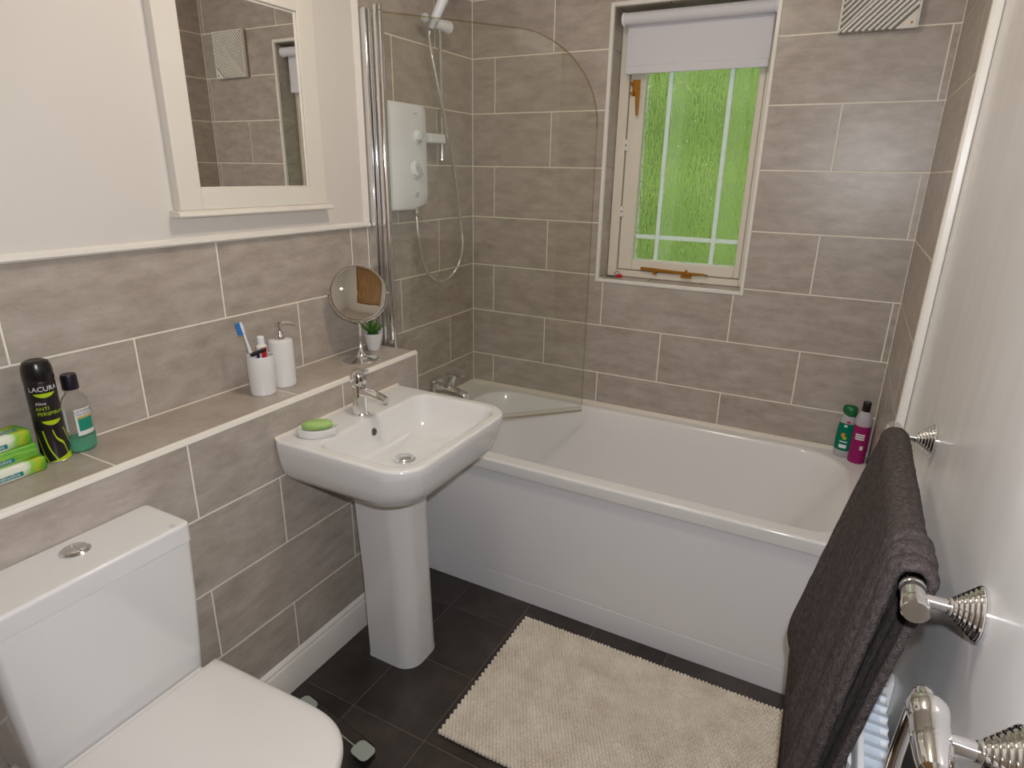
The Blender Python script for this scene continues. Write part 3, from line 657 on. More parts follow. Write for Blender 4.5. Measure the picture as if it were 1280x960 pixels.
# ------------------------------------------------------------------ basin on pedestal
ba = thing('pedestal_basin', 'white ceramic pedestal basin standing against the tiled box', 'basin', (DX+0.001, -1.0885, 0))
BT = 0.806; bw2, bd = 0.267, 0.440
def br(x0, x1, w2, rf, rb, z): return ring(rrect(x0, x1, -w2, w2, (rf, rf, rb, rb), 10), z)
rg = [br(0.0, bd-0.17, bw2-0.135, 0.06, 0.01, 0.660), br(0.0, bd-0.095, bw2-0.075, 0.08, 0.012, 0.664), br(0.0, bd-0.050, bw2-0.036, 0.095, 0.014, 0.678), br(0.0, bd-0.022, bw2-0.016, 0.098, 0.014, 0.702),
      br(0.0, bd-0.010, bw2-0.007, 0.095, 0.014, 0.735), br(0.0, bd-0.002, bw2-0.001, 0.088, 0.014, 0.775), br(0.0, bd, bw2, 0.085, 0.014, BT-0.007), br(0.001, bd-0.002, bw2-0.002, 0.083, 0.013, BT-0.002), br(0.003, bd-0.007, bw2-0.007, 0.080, 0.012, BT), br(0.006, bd-0.011, bw2-0.011, 0.078, 0.012, BT), br(0.108, bd-0.023, 0.243, 0.062, 0.047, BT),
      br(0.112, bd-0.026, 0.240, 0.060, 0.045, BT), br(0.117, bd-0.031, 0.236, 0.060, 0.045, BT-0.002), br(0.120, bd-0.035, 0.232, 0.060, 0.045, BT-0.010),
      br(0.126, bd-0.052, 0.220, 0.06, 0.05, BT-0.055), br(0.134, bd-0.078, 0.203, 0.065, 0.055, BT-0.088), br(0.150, bd-0.125, 0.165, 0.065, 0.06, BT-0.105), br(0.170, bd-0.160, 0.10, 0.05, 0.045, BT-0.1125), br(0.182, bd-0.178, 0.045, 0.035, 0.035, BT-0.1135)]
MB().loft(rg).build('bowl', 'ceramic', ba, smooth=60)
pd = []
for z, x0, x1, w2, r in ((0.0, 0.112, 0.282, 0.083, 0.058), (0.02, 0.113, 0.280, 0.082, 0.058), (0.30, 0.106, 0.272, 0.081, 0.060), (0.55, 0.095, 0.268, 0.084, 0.062), (0.668, 0.088, 0.272, 0.090, 0.064)):
    pd.append(ring(rrect(x0, x1, -w2, w2, (r, r, 0.006, 0.006), 10), z))
MB().loft(pd).build('pedestal', 'ceramic', ba, smooth=50)
MB().lathe([(0.034, 0.0), (0.034, 0.003), (0.030, 0.004), (0.024, 0.002)], (0.222, 0.0, BT-0.1125), n=30).build('drain_ring', 'chrome', ba)
MB().lathe([(0.023, 0.001), (0.021, 0.005), (0.008, 0.007)], (0.222, 0.0, BT-0.1125), n=30).build('plug', 'satin', ba)
MB().lathe([(0.0130, 0), (0.0130, 0.002), (0.0105, 0.003)], (0.1245, -0.012, BT-0.044), (1, 0, 0.12), 20).build('overflow_ring', 'chrome', ba)
MB().lathe([(0.0105, 0.0028), (0.0090, 0.0032)], (0.1247, -0.012, BT-0.044), (1, 0, 0.12), 20).build('overflow_hole', 'dark_hole', ba)
MB().loft([[(x, y, z) for x, z in ((-0.0005, BT-0.004), (0.007, BT-0.002), (0.004, BT+0.004), (-0.0005, BT+0.006))] for y in (-bw2+0.004, bw2-0.004)]).build('sealant', 'silicone', ba)
# mixer tap
tp = thing('basin_mixer_tap', 'chrome lever mixer tap on the back of the basin', 'tap', (0.283, -1.098, BT))
MB().lathe([(0.024, 0.0), (0.025, 0.003), (0.0245, 0.006), (0.0215, 0.009), (0.0205, 0.05), (0.020, 0.092), (0.019, 0.095)], n=32).build('body', 'chrome', tp)
sp = MB().loft([[(x, y*w2, z+h*t) for y, h in [(math.cos(2*PI*i/16), math.sin(2*PI*i/16)) for i in range(16)]] for x, z, w2, t in ((0.0, 0.075, 0.017, 0.018), (0.03, 0.075, 0.0165, 0.016), (0.06, 0.072, 0.0155, 0.013), (0.088, 0.066, 0.0145, 0.011), (0.100, 0.062, 0.0125, 0.009))])
sp.build('spout', 'chrome', tp)
MB().cyl((0.089, 0, 0.060), (0.092, 0, 0.048), 0.010, 0.0095, n=20).build('aerator', 'satin', tp)
cap = MB().lathe([(0.0205, 0.096), (0.0232, 0.099), (0.0236, 0.104), (0.0234, 0.120), (0.0215, 0.130), (0.016, 0.1365), (0.006, 0.139)], n=32); cap.build('lever_cap', 'chrome', tp)
MB().loft([[(x, y, z+h) for y, h in ((-w2, -t), (w2, -t), (w2, t), (-w2, t))] for x, z, w2, t in ((0.0, 0.126, 0.016, 0.008), (0.018, 0.132, 0.015, 0.007), (0.031, 0.137, 0.011, 0.005))]).build('lever', 'chrome', tp, bevel=0.002)
# soap dish and soap
sdh = thing('soap_dish', 'oval white ceramic soap dish on the corner of the basin', 'soap dish', (0.281, -1.268, BT+0.0008), -0.84)
MB().lathe([(0.044, 0.0), (0.047, 0.003), (0.049, 0.018), (0.0485, 0.022), (0.046, 0.023), (0.043, 0.020), (0.038, 0.012), (0.02, 0.009), (0.005, 0.009)], n=40, sx=0.78, sy=1.12).build('dish', 'ceramic', sdh)
so = MB(); rs = []
for z, s in ((0.012, 0.75), (0.015, 0.94), (0.022, 1.0), (0.029, 0.94), (0.033, 0.72)):
    rs.append([(0.024*s*math.copysign(abs(math.cos(a))**1.1, math.cos(a)), 0.042*s*math.copysign(abs(math.sin(a))**0.9, math.sin(a)), z+0.001*math.cos(a)) for a in [2*PI*i/32 for i in range(32)]])
so.loft(rs); soap = so.build('soap_bar', 'green_soap', None, smooth=60); soap.location = (0.281, -1.268, BT+0.0065); soap.rotation_euler = (0.0, 0, -0.84)
tag(soap, 'pale green oval soap bar lying in the white dish', 'soap')

# ------------------------------------------------------------------ toilet
TY = -1.895
to = thing('toilet', 'white close-coupled toilet with closed lid against the tiled box', 'toilet', (DX+0.001, TY, 0))
cs = []
for z, x1, w2, r in ((0.405, 0.134, 0.168, 0.016), (0.44, 0.137, 0.170, 0.016), (0.60, 0.142, 0.180, 0.016), (0.741, 0.1448, 0.1853, 0.016), (0.7440, 0.145, 0.1855, 0.016), (0.7455, 0.1438, 0.1843, 0.016)):
    cs.append(ring(rrect(0.0, x1, -w2, w2, (r, r, 0.008, 0.008), 8), z))
MB().loft(cs).build('cistern', 'ceramic', to, smooth=50)
cl = []
for z, e in ((0.7462, 0.0015), (0.7475, 0.0), (0.749, 0.0), (0.781, 0.0), (0.784, 0.0), (0.7870, 0.0008), (0.7888, 0.0025), (0.790, 0.0055), (0.790, 0.010)):
    cl.append(ring(rrect(0.0+e*0.4, 0.147-e, -0.187+e, 0.187-e, (0.016, 0.016, 0.008, 0.008), 8), z))
MB().loft(cl).build('cistern_lid', 'ceramic', to, smooth=50)
MB().lathe([(0.026, 0.0), (0.0265, 0.003), (0.023, 0.006), (0.021, 0.0045)], (0.055, 0.008, 0.790), n=32).build('button_ring', 'chrome', to)
for s in (-1, 1):
    hp = [(0.0195*math.cos(a), 0.0195*math.sin(a)) for a in [math.radians(-88+176*i/16) for i in range(17)]]
    MB().loft([[(0.055+y*k, 0.008+s*(0.001+max(x, 0)*k), z) for x, y in hp] for k, z in ((1.0, 0.794), (0.97, 0.7975), (0.8, 0.799))]).build('flush_button', 'chrome', to)
box(0.125, 0.139, 0.150, 0.159, 0.7901, 0.7904).build('maker_mark', 'plastic_shade', to, smooth=None)
def dee(x0, x1, w2, n=40, e=2.7, xs=0.62):
    xm = x0+(x1-x0)*xs; P = [(x0, -w2*0.96)]
    for i in range(6): P.append((x0+(xm-x0)*(i+1)/7, -w2*(0.96+0.04*(i+1)/7)))
    for i in range(n+1):
        a = -PI/2+PI*i/n; c_, s_ = math.cos(a), math.sin(a)
        P.append((xm+(x1-xm)*abs(c_)**(2/e), w2*math.copysign(abs(s_)**(2/e), s_)))
    for i in reversed(range(6)): P.append((x0+(xm-x0)*(i+1)/7, w2*(0.96+0.04*(i+1)/7)))
    P.append((x0, w2*0.96)); return P
sl = []
for z, e in ((0.421, 0.004), (0.424, 0.0), (0.436, 0.0), (0.442, 0.004), (0.446, 0.012), (0.4475, 0.03)):
    sl.append(ring(dee(0.158+e*0.5, 0.604-e, 0.194-e), z))
MB().loft(sl).build('lid', 'seat', to, smooth=50)
MB().loft([ring(dee(0.160, 0.598, 0.189), 0.402), ring(dee(0.158, 0.601, 0.191), 0.406), ring(dee(0.158, 0.601, 0.191), 0.416), ring(dee(0.160, 0.598, 0.188), 0.4195)]).build('seat', 'seat', to, smooth=50)
box(0.1400, 0.160, -0.155, 0.155, 0.404, 0.434).build('hinge_block', 'seat', to, bevel=0.004)
pn = []
for z, x0, x1, w2 in ((0.0, 0.10, 0.40, 0.100), (0.03, 0.10, 0.395, 0.097), (0.15, 0.10, 0.41, 0.098), (0.26, 0.08, 0.47, 0.120), (0.34, 0.05, 0.545, 0.160), (0.385, 0.02, 0.585, 0.180), (0.400, 0.02, 0.588, 0.182)):
    pn.append(ring(dee(x0, x1, w2, e=2.3), z))
MB().loft(pn).build('pan', 'ceramic', to, smooth=50)
# glass bathroom scale half under the toilet
sc = thing('bathroom_scale', 'clear glass bathroom scale with steel pads on the floor by the toilet', 'scale', (0.4156, -1.5785, 0), -0.157)
MB().loft([ring(rrect(-0.165, 0.165, -0.155, 0.155, 0.035, 6), z) for z in (0.021, 0.029)]).build('glass_plate', 'scale_glass', sc, bevel=0.0015)
for sx in (-1, 1):
    for sy_ in (-1, 1):
        px, py = sx*0.123, sy_*0.124
        MB().loft([ring(rrect(px-0.030, px+0.030, py-0.024, py+0.024, 0.016, 6), z) for z in (0.0293, 0.0325)]).build('steel_pad', 'pad', sc, bevel=0.0008)
        MB().loft([ring(rrect(px-0.026, px+0.026, py-0.020, py+0.020, 0.014, 6), z) for z in (0.0, 0.0205)]).build('foot', 'clear_pet', sc, bevel=0.002)
for sy_ in (-1, 1): MB().cyl((-0.093, sy_*0.120, 0.0315), (0.093, sy_*0.120, 0.0315), 0.0016, n=8).build('contact_wire', 'pad', sc)

# ------------------------------------------------------------------ wall mirror
mi = thing('wall_mirror', 'rectangular wall mirror in a wide white wooden frame', 'mirror', (0.0036, -1.152, 1.374))
my0, my1, mz0, mz1 = -0.248, 0.246, 0.016, 0.600
iy0_, iy1_, iz0, iz1 = -0.186, 0.184, 0.066, 0.525
for n, q in (('stile', (my0, iy0_, mz0, mz1)), ('stile', (iy1_, my1, mz0, mz1)), ('rail', (iy0_, iy1_, mz0, iz0)), ('rail', (iy0_, iy1_, iz1, mz1))):
    box(0, 0.026, q[0], q[1], q[2], q[3]).build(n, 'mirror_frame', mi, bevel=0.0015)
for q in ((iy0_, iy0_+0.006, iz0, iz1), (iy1_-0.006, iy1_, iz0, iz1), (iy0_+0.006, iy1_-0.006, iz1-0.006, iz1), (iy0_+0.006, iy1_-0.006, iz0, iz0+0.004)):
    box(0.008, 0.020, q[0], q[1], q[2], q[3]).build('bead', 'mirror_frame', mi, bevel=0.002)
box(0, 0.017, iy0_+0.001, iy1_-0.001, iz0+0.001, iz1-0.001).build('mirror_glass', 'mirror', mi, smooth=None)
MB().loft([[(0, y, 0), (0.038, y, 0.0), (0.040, y, 0.004), (0.038, y, 0.009), (0.028, y, 0.0155), (0, y, 0.0155)] for y in (my0-0.014, my1+0.014)]).build('shelf_moulding', 'mirror_frame', mi)
MB().loft([[(0, y, mz1), (0.028, y, mz1), (0.042, y, mz1+0.012), (0.042, y, mz1+0.02), (0, y, mz1+0.02)] for y in (my0-0.018, my1+0.018)]).build('cornice', 'mirror_frame', mi)

# ------------------------------------------------------------------ things on the ledge
LZ = LEDGE_Z
# tumbler with brush, paste and razor
CX, CY = 0.098, -1.279
cup = MB().lathe([(0.031, 0.0), (0.034, 0.004), (0.0355, 0.06), (0.0355, 0.108), (0.0345, 0.111), (0.033, 0.109), (0.0325, 0.06), (0.030, 0.01), (0.01, 0.008)], n=40).build('tumbler', 'ceramic'); cup.location = (CX, CY, LZ)
tag(cup, 'white ceramic tumbler holding a toothbrush, toothpaste and razor', 'tumbler')
tbh = thing('toothbrush', 'white toothbrush with blue bristles standing in the tumbler', 'toothbrush', (CX+0.010, CY-0.008, LZ+0.011))
tv = Vector((-0.16, -0.12, 0.98)).normalized()
ax = [tv*s for s in (0.0, 0.06, 0.12, 0.15, 0.165, 0.185, 0.198)]
MB().tube(ax, [0.0045, 0.005, 0.0045, 0.003, 0.003, 0.0052, 0.0035], 10).build('handle', 'plastic', tbh)
sd_ = Vector((-0.55, -0.80, 0.1)); sd_ = (sd_-tv*sd_.dot(tv)).normalized(); sw = tv.cross(sd_)
for k in range(5):
    c_ = tv*(0.168+0.0068*k)
    b = MB(); b.loft([[c_+sd_*d+sw*(a*0.0058)+tv*(e*0.0028) for a, e in ((-1, -1), (1, -1), (1, 1), (-1, 1))] for d in (0.002, 0.0145)]); b.build('bristle_tuft', 'blue', tbh, smooth=None)
tpt = thing('toothpaste_tube', 'white toothpaste tube with red stripe, cap up in the tumbler', 'toothpaste', (CX+0.002, CY+0.008, LZ+0.022), 0.6)
tr_ = []
for z, a, b_ in ((0.0, 0.020, 0.0015), (0.04, 0.019, 0.007), (0.085, 0.0165, 0.0125), (0.112, 0.0155, 0.0145), (0.118, 0.010, 0.010), (0.124, 0.009, 0.009)):
    tr_.append([(b_*math.cos(t), a*math.sin(t), z) for t in [2*PI*i/24 for i in range(24)]])
MB().loft(tr_).build('tube', 'paste', tpt)
MB().lathe([(0.0095, 0.122), (0.0095, 0.138), (0.008, 0.140)], n=20).build('screw_cap', 'plastic', tpt)
patch('red_stripe', 'red', tpt, lambda a, z: ((0.0128+0.0026*(z-0.08)/0.04)*1.03*math.cos(a), (0.0168-0.001*(z-0.08)/0.04)*1.03*math.sin(a), z), -1.35, -0.25, 0.074, 0.112)
rz_ = thing('razor', 'dark blue plastic razor leaning across the tumbler rim', 'razor', (CX+0.010, CY-0.014, LZ+0.013))
rv = Vector((0.05, -0.02, 1)).normalized()
MB().tube([rv*s for s in (0.0, 0.05, 0.09, 0.108)], [0.004, 0.005, 0.0045, 0.0035], 10).build('handle', 'navy', rz_)
rc = rv*0.112; ra = Vector((0.45, 0.85, 0.28)).normalized(); rb_ = rv.cross(ra).normalized(); rd = ra.cross(rb_)
MB().loft([[rc+ra*a+rb_*p+rd*q for p, q in ((-0.006, -0.004), (0.006, -0.004), (0.005, 0.004), (-0.005, 0.004))] for a in (-0.021, 0.021)]).build('razor_head', 'black', rz_, bevel=0.001)
# soap dispenser
ds = thing('soap_dispenser', 'tall white ceramic soap dispenser with chrome pump beside the tumbler', 'soap dispenser', (0.092, -1.198, LZ))
MB().lathe([(0.031, 0.0), (0.034, 0.004), (0.0345, 0.07), (0.0345, 0.128), (0.033, 0.134), (0.028, 0.137), (0.012, 0.138)], n=40).build('bottle', 'ceramic', ds)
MB().lathe([(0.0135, 0.137), (0.0135, 0.150), (0.0115, 0.153), (0.0115, 0.158), (0.006, 0.160), (0.005, 0.178)], n=24).build('collar', 'chrome', ds)
MB().lathe([(0.0075, 0.176), (0.008, 0.179), (0.008, 0.188), (0.006, 0.190)], n=20).build('pump_head', 'chrome', ds)
pv = Vector((0.35, 0.94, 0)).normalized()
MB().tube([pv*0.0+Vector((0, 0, 0.184)), pv*0.025+Vector((0, 0, 0.183)), pv*0.043+Vector((0, 0, 0.179)), pv*0.050+Vector((0, 0, 0.174))], [0.0048, 0.0046, 0.0042, 0.0036], 12).build('spout', 'chrome', ds)
# make-up mirror
mk = thing('vanity_mirror', 'round chrome vanity mirror on a stand at the end of the ledge', 'mirror', (0.115, -0.893, LZ))
MB().lathe([(0.060, 0.0), (0.0605, 0.003), (0.054, 0.006), (0.035, 0.009), (0.020, 0.014), (0.0125, 0.022), (0.008, 0.034), (0.0065, 0.04)], n=40).build('base', 'chrome', mk)
MB().lathe([(0.006, 0.036), (0.0085, 0.040), (0.0085, 0.044), (0.0058, 0.048), (0.0058, 0.104), (0.0075, 0.108), (0.0075, 0.114), (0.0055, 0.118), (0.0055, 0.128)], n=20).build('stem', 'chrome', mk)
mc_ = Vector((0, 0.004, 0.222)); mn = Vector((1.16, -1.58, 0.46)).normalized(); mr_ = 0.0865
mu = Vector((0, 0, 1)); mxx = mn.cross(mu).normalized()*-1; mux = mn.cross(mxx)*1.0
if mux.z < 0: mux = -mux
arc = [mc_+mxx*((mr_+0.006)*math.cos(a))+Vector((0, 0, 1))*((mr_+0.007)*math.sin(a)) for a in [math.radians(180+180*i/24) for i in range(25)]]
MB().tube(arc, 0.0032, 8).build('yoke', 'chrome', mk)
for s in (-1, 1): MB().cyl(mc_+mxx*(s*(mr_-0.002)), mc_+mxx*(s*(mr_+0.011)), 0.004, n=12).build('pivot', 'chrome', mk)
fr_ = MB(); rr_ = []
for dr_, dn in ((0.0, -0.007), (0.0025, -0.003), (0.0025, 0.004), (0.0, 0.0075), (-0.003, 0.0075), (-0.004, 0.005)):
    rr_.append([mc_+mn*dn+mxx*((mr_+dr_)*math.cos(a))+mux*((mr_+dr_)*math.sin(a)) for a in [2*PI*i/56 for i in range(56)]])
fr_.loft(rr_, True, False).build('rim', 'chrome', mk)
gl_ = []
for q, dn in ((0.956, 0.0052), (0.8, 0.0020), (0.6, -0.0006), (0.4, -0.0024), (0.2, -0.0034), (0.03, -0.0037)):
    gl_.append([mc_+mn*dn+mxx*(mr_*q*math.cos(a))+mux*(mr_*q*math.sin(a)) for a in [2*PI*i/56 for i in range(56)]])
MB().loft(gl_, False, True).build('mirror_glass', 'mirror', mk, smooth=60)
# potted succulent
pt = thing('potted_succulent', 'small green succulent in a ribbed white pot behind the vanity mirror', 'plant', (0.066, -0.772, LZ))
pf = [(0.0195, 0.0), (0.021, 0.002)]
for k in range(6): pf += [(0.0222+0.0016*k, 0.006+0.0075*k), (0.0232+0.0016*k, 0.0095+0.0075*k)]
pf += [(0.0325, 0.052), (0.0335, 0.054), (0.0335, 0.060), (0.0315, 0.061), (0.030, 0.056)]
MB().lathe(pf, n=36).build('pot', 'ceramic', pt, smooth=50)
MB().lathe([(0.0305, 0.054), (0.015, 0.057), (0.003, 0.058)], n=20).build('soil', 'soil', pt)
def leafmesh(L_, w, bend, tw):
    b = MB(); R2 = []
    for i in range(7):
        t = i/6; ww = w*(0.55+0.9*t-1.45*t*t)+0.0004; th = 0.0035*(1-t*0.85)
        x = bend*L_*t*t; z = L_*t*(1-0.25*abs(bend)*t)
        R2.append([(x-th*0.2, -ww, z), (x-th, -ww*0.5, z), (x-th*1.2, 0, z), (x-th, ww*0.5, z), (x-th*0.2, ww, z), (x+th*0.6, 0, z)])
    return b.loft(R2)
for i in range(13):
    a = i*2.399; inner_ = i < 4; L_ = random.uniform(0.066, 0.082) if inner_ else random.uniform(0.052, 0.072)
    b = leafmesh(L_, 0.0085 if inner_ else 0.0075, 0.25 if inner_ else random.uniform(0.5, 0.8), 0)
    r0 = 0.004 if inner_ else 0.012
    b.xform(Matrix.Translation((r0*math.cos(a), r0*math.sin(a), 0.055)) @ Matrix.Rotation(a, 4, 'Z') @ Matrix.Rotation(0.1 if inner_ else 0.35, 4, 'Y'))
    b.build('leaf', 'leaf', pt, smooth=40)
# deodorant can
can_c = (0.055, -1.790, LZ); CR = 0.0262
dc = thing('deodorant_can', 'tall black aerosol can with lime green print on the ledge', 'aerosol can', can_c)
MB().lathe([(0.0235, 0.0), (0.026, 0.002), (CR, 0.005), (CR, 0.176), (0.0255, 0.179)], n=44).build('can_body', 'can_print', dc)
MB().lathe([(0.0258, 0.179), (0.0268, 0.181), (0.0268, 0.196), (0.0258, 0.208), (0.0225, 0.217), (0.016, 0.2205), (0.010, 0.2195), (0.003, 0.2185)], n=44).build('cap', 'black', dc)
MB().lathe([(0.0262, 0.0012), (0.0266, 0.0035), (0.0258, 0.0045)], n=44, caps=False).build('base_rim', 'satin', dc)
fa = math.atan2(CAM.y-can_c[1], CAM.x-can_c[0])+0.12
def on_can(x, y): 
    a = fa+x/CR; return ((CR+0.0004)*math.cos(a), (CR+0.0004)*math.sin(a), y)
text_obj('lettering', 'LACURA', 0.0140, 'white_print', dc, lambda x, y: on_can(x, y+0.160))
text_obj('lettering', 'Alive', 0.0095, 'white_print', dc, lambda x, y: on_can(x-0.010, y+0.131))
text_obj('lettering', 'ANTI', 0.0105, 'lime', dc, lambda x, y: on_can(x-0.009, y+0.1195))
text_obj('lettering', 'PERSPIRANT', 0.0105, 'lime', dc, lambda x, y: on_can(x+0.009, y+0.108))
patch('print_swash', 'lime', dc, lambda x, y: on_can(x, y), -0.019, 0.019, 0.146, 0.155, 16, 2, lambda i, j, x, y: (x, 0.155-(1-j)*0.009*math.sin(PI*min(max(i, 0.02), 0.98))**0.6))
patch('print_swash', 'lime', dc, lambda x, y: on_can(x, y), -0.015, 0.019, 0.086, 0.096, 16, 2, lambda i, j, x, y: (x, 0.096-(1-j)*0.010*math.sin(PI*min(max(i, 0.02), 0.98))**0.6))
# mouthwash
mw = thing('mouthwash_bottle', 'clear plastic mouthwash bottle a quarter full of green liquid', 'bottle', (0.050, -1.733, LZ), 0.25)
MB().lathe([(0.022, 0.0), (0.026, 0.003), (0.028, 0.010), (0.028, 0.095), (0.026, 0.112), (0.021, 0.124), (0.0135, 0.133), (0.0115, 0.138), (0.0115, 0.146)], n=36, sx=0.80, sy=1.08).build('bottle', 'clear_pet', mw)
MB().lathe([(0.021, 0.001), (0.0265, 0.006), (0.0265, 0.034), (0.02, 0.0342)], n=36, sx=0.79, sy=1.07).build('liquid', 'mouthwash', mw)
MB().lathe([(0.0150, 0.141), (0.0155, 0.143), (0.0150, 0.170), (0.0140, 0.174), (0.004, 0.175)], n=30).build('cap', 'purple_cap', mw)
fm = math.atan2(CAM.y+1.733, CAM.x-0.05)-0.25+0.62
def on_mw(x, y, o=0.0005):
    a = fm+x/0.026; return ((0.028*0.80+o)*math.cos(a), (0.028*1.08+o)*math.sin(a), y)
lab = patch('label', 'white_print', mw, lambda x, y: on_mw(x, y), -0.017, 0.017, 0.040, 0.100, 12)
patch('label_panel', 'teal_label', lab, lambda x, y: on_mw(x, y, 0.0009), -0.013, 0.015, 0.050, 0.078, 12)
patch('label_stripe', 'gold_print', lab, lambda x, y: on_mw(x, y, 0.0009), -0.013, 0.015, 0.0785, 0.0825, 12)
text_obj('lettering', 'LISTERINE', 0.0075, 'navy', lab, lambda x, y: on_mw(x, y+0.0915, 0.0009))
text_obj('lettering', 'FRESHBURST', 0.0052, 'navy', lab, lambda x, y: on_mw(x, y+0.0852, 0.0009))
patch('label', 'white_print', mw, lambda x, y: on_mw(x-0.042, y), -0.010, 0.010, 0.052, 0.104, 8)
# three wrapped soap packs
for i, (dx, dy, rz, lab_) in enumerate(((0.004, 0.003, 0.02, 'green and white soap pack at the bottom of the stack of three'), (-0.002, -0.004, 0.05, 'leaf green soap pack in the middle of the stack of three'), (-0.004, -0.009, 0.06, 'green and white soap pack on top of the stack of three'))):
    s = thing('soap_pack', lab_, 'soap pack', (0.058+dx, -1.880+dy, LZ+0.0306*i), rz, 'soap packs stacked on the ledge')
    MB().loft([ring(rrect(-0.029+e, 0.029-e, -0.052+e*0.7, 0.052-e*0.7, 0.006, 4), z) for z, e in ((0.0, 0.004), (0.004, 0.0), (0.0265, 0.0), (0.0305, 0.004))]).build('carton', 'wrapper_green' if i == 1 else 'wrapper', s, smooth=50)
    sp_ = patch('name_strip', 'teal', s, lambda x, y: (0.0293, x, y), -0.046, 0.006, 0.006, 0.0150, 2)
    text_obj('lettering', 'Palmolive', 0.0105, 'white_print', sp_, lambda x, y: (0.0297, x-0.020, y+0.0080))
    if i != 1:
        sp_ = patch('name_strip', 'teal', s, lambda x, y: (y-0.004, x, 0.0308), -0.030, 0.036, 0.006, 0.020, 2)
        if i == 2: text_obj('lettering', 'Palmolive', 0.0140, 'white_print', sp_, lambda x, y: (0.013-y, x+0.003, 0.0310))

# ------------------------------------------------------------------ bottles on the bath corner
gb = thing('shower_gel_bottle', 'green shower gel bottle with green flip cap on the bath corner', 'bottle', (1.572, -0.048, RIM), -0.2)
MB().lathe([(0.020, 0.0), (0.024, 0.003), (0.0255, 0.02), (0.026, 0.06), (0.0245, 0.105), (0.021, 0.140), (0.018, 0.154), (0.0165, 0.160)], n=36, sx=1.15, sy=0.72).build('bottle', 'frost_pet', gb)
MB().lathe([(0.0245, 0.022), (0.0258, 0.03), (0.0264, 0.06), (0.0252, 0.10), (0.0230, 0.127), (0.02, 0.128)], n=36, sx=1.15, sy=0.73).build('gel', 'green_gel', gb)
cp = MB().loft([[(x, y*0.72*s, z+max(0, -x)*0.5*k) for x, y in [(0.0235*s*math.cos(a), 0.0235*s*math.sin(a)) for a in [2*PI*i/28 for i in range(28)]]] for s, z, k in ((0.86, 0.154, 1), (1.0, 0.160, 0.8), (1.02, 0.178, 0.2), (0.9, 0.189, 0), (0.6, 0.193, 0))])
cp.build('cap', 'green_cap', gb, smooth=50)
on_gb = lambda x, y: (x, -0.0268*0.73*math.sqrt(max(0, 1-(x/0.0305)**2))-0.0006, y)
patch('label', 'red', gb, on_gb, 0.000, 0.011, 0.132, 0.139, 6); patch('label', 'white_print', gb, on_gb, -0.006, 0.004, 0.116, 0.124, 6)
patch('label', 'orange_print', gb, on_gb, -0.010, 0.002, 0.078, 0.093, 6); patch('label', 'lime', gb, on_gb, -0.004, 0.008, 0.070, 0.080, 6)
patch('label', 'white_print', gb, on_gb, -0.012, 0.012, 0.0585, 0.0630, 8); patch('label', 'plastic', gb, on_gb, -0.012, 0.012, 0.037, 0.050, 8)
pb = thing('shampoo_bottle', 'pink shampoo bottle with black cap standing on the bath corner', 'bottle', (1.617, -0.078, RIM), 0.1)
MB().lathe([(0.023, 0.0), (0.026, 0.003), (0.0265, 0.01), (0.0265, 0.150), (0.025, 0.166), (0.020, 0.180), (0.013, 0.188), (0.0118, 0.192)], n=36).build('bottle', 'frost_pet', pb)
MB().lathe([(0.0232, 0.001), (0.0266, 0.004), (0.0269, 0.012), (0.0269, 0.140), (0.02, 0.141)], n=36).build('gel', 'pink_gel', pb)
MB().lathe([(0.0125, 0.190), (0.0130, 0.192), (0.0128, 0.222), (0.0118, 0.224), (0.003, 0.224)], n=28).build('cap', 'black', pb)
def on_pb(x, y): a = -PI/2-0.25+x/0.0269; return (0.0274*math.cos(a), 0.0274*math.sin(a), y)
for y in (0.1075, 0.0995, 0.0915): patch('label_line', 'white_print', pb, on_pb, -0.014, 0.015, y, y+0.0055, 10)
patch('label', 'white_print', pb, on_pb, 0.006, 0.016, 0.055, 0.070, 6)

# ------------------------------------------------------------------ bath mat
bm_ = thing('bath_mat', 'cream bobbled cotton bath mat on the dark tiles beside the bath', 'bath mat', (1.1165, -1.043, 0), 0.004)
mw2, mh2 = 0.430, 0.268
box(-mw2, mw2, -mh2, mh2, 0.001, 0.009).build('backing', 'mat', bm_, bevel=0.002)
pb_ = MB(); px_, py_ = 0.0108, 0.0098
nxm, nym = int(2*mw2/px_), int(2*mh2/py_)
for j in range(nym+1):
    for i in range(nxm+1):
        x = -mw2+(i+0.25+0.5*(j % 2))*2*mw2/nxm + random.uniform(-0.0008, 0.0008); y = -mh2+(j)*2*mh2/nym+random.uniform(-0.0008, 0.0008)
        h = random.uniform(0.0155, 0.0185); r = 0.0059; o_ = len(pb_.v)
        for (s, z) in ((1.0, 0.006), (1.0, 0.0115), (0.62, h)):
            for k in range(6):
                a = PI/3*k; pb_.v.append((x+r*s*math.cos(a), y+r*s*0.95*math.sin(a), z))
        pb_.v.append((x, y, h+0.0012))
        for l in (0, 6):
            for k in range(6): pb_.f.append((o_+l+k, o_+l+(k+1) % 6, o_+l+6+(k+1) % 6, o_+l+6+k))
        for k in range(6): pb_.f.append((o_+12+k, o_+12+(k+1) % 6, o_+18))
pile = pb_.build('pile', 'mat', bm_, smooth=80, recalc=False); pile['kind'] = 'stuff'

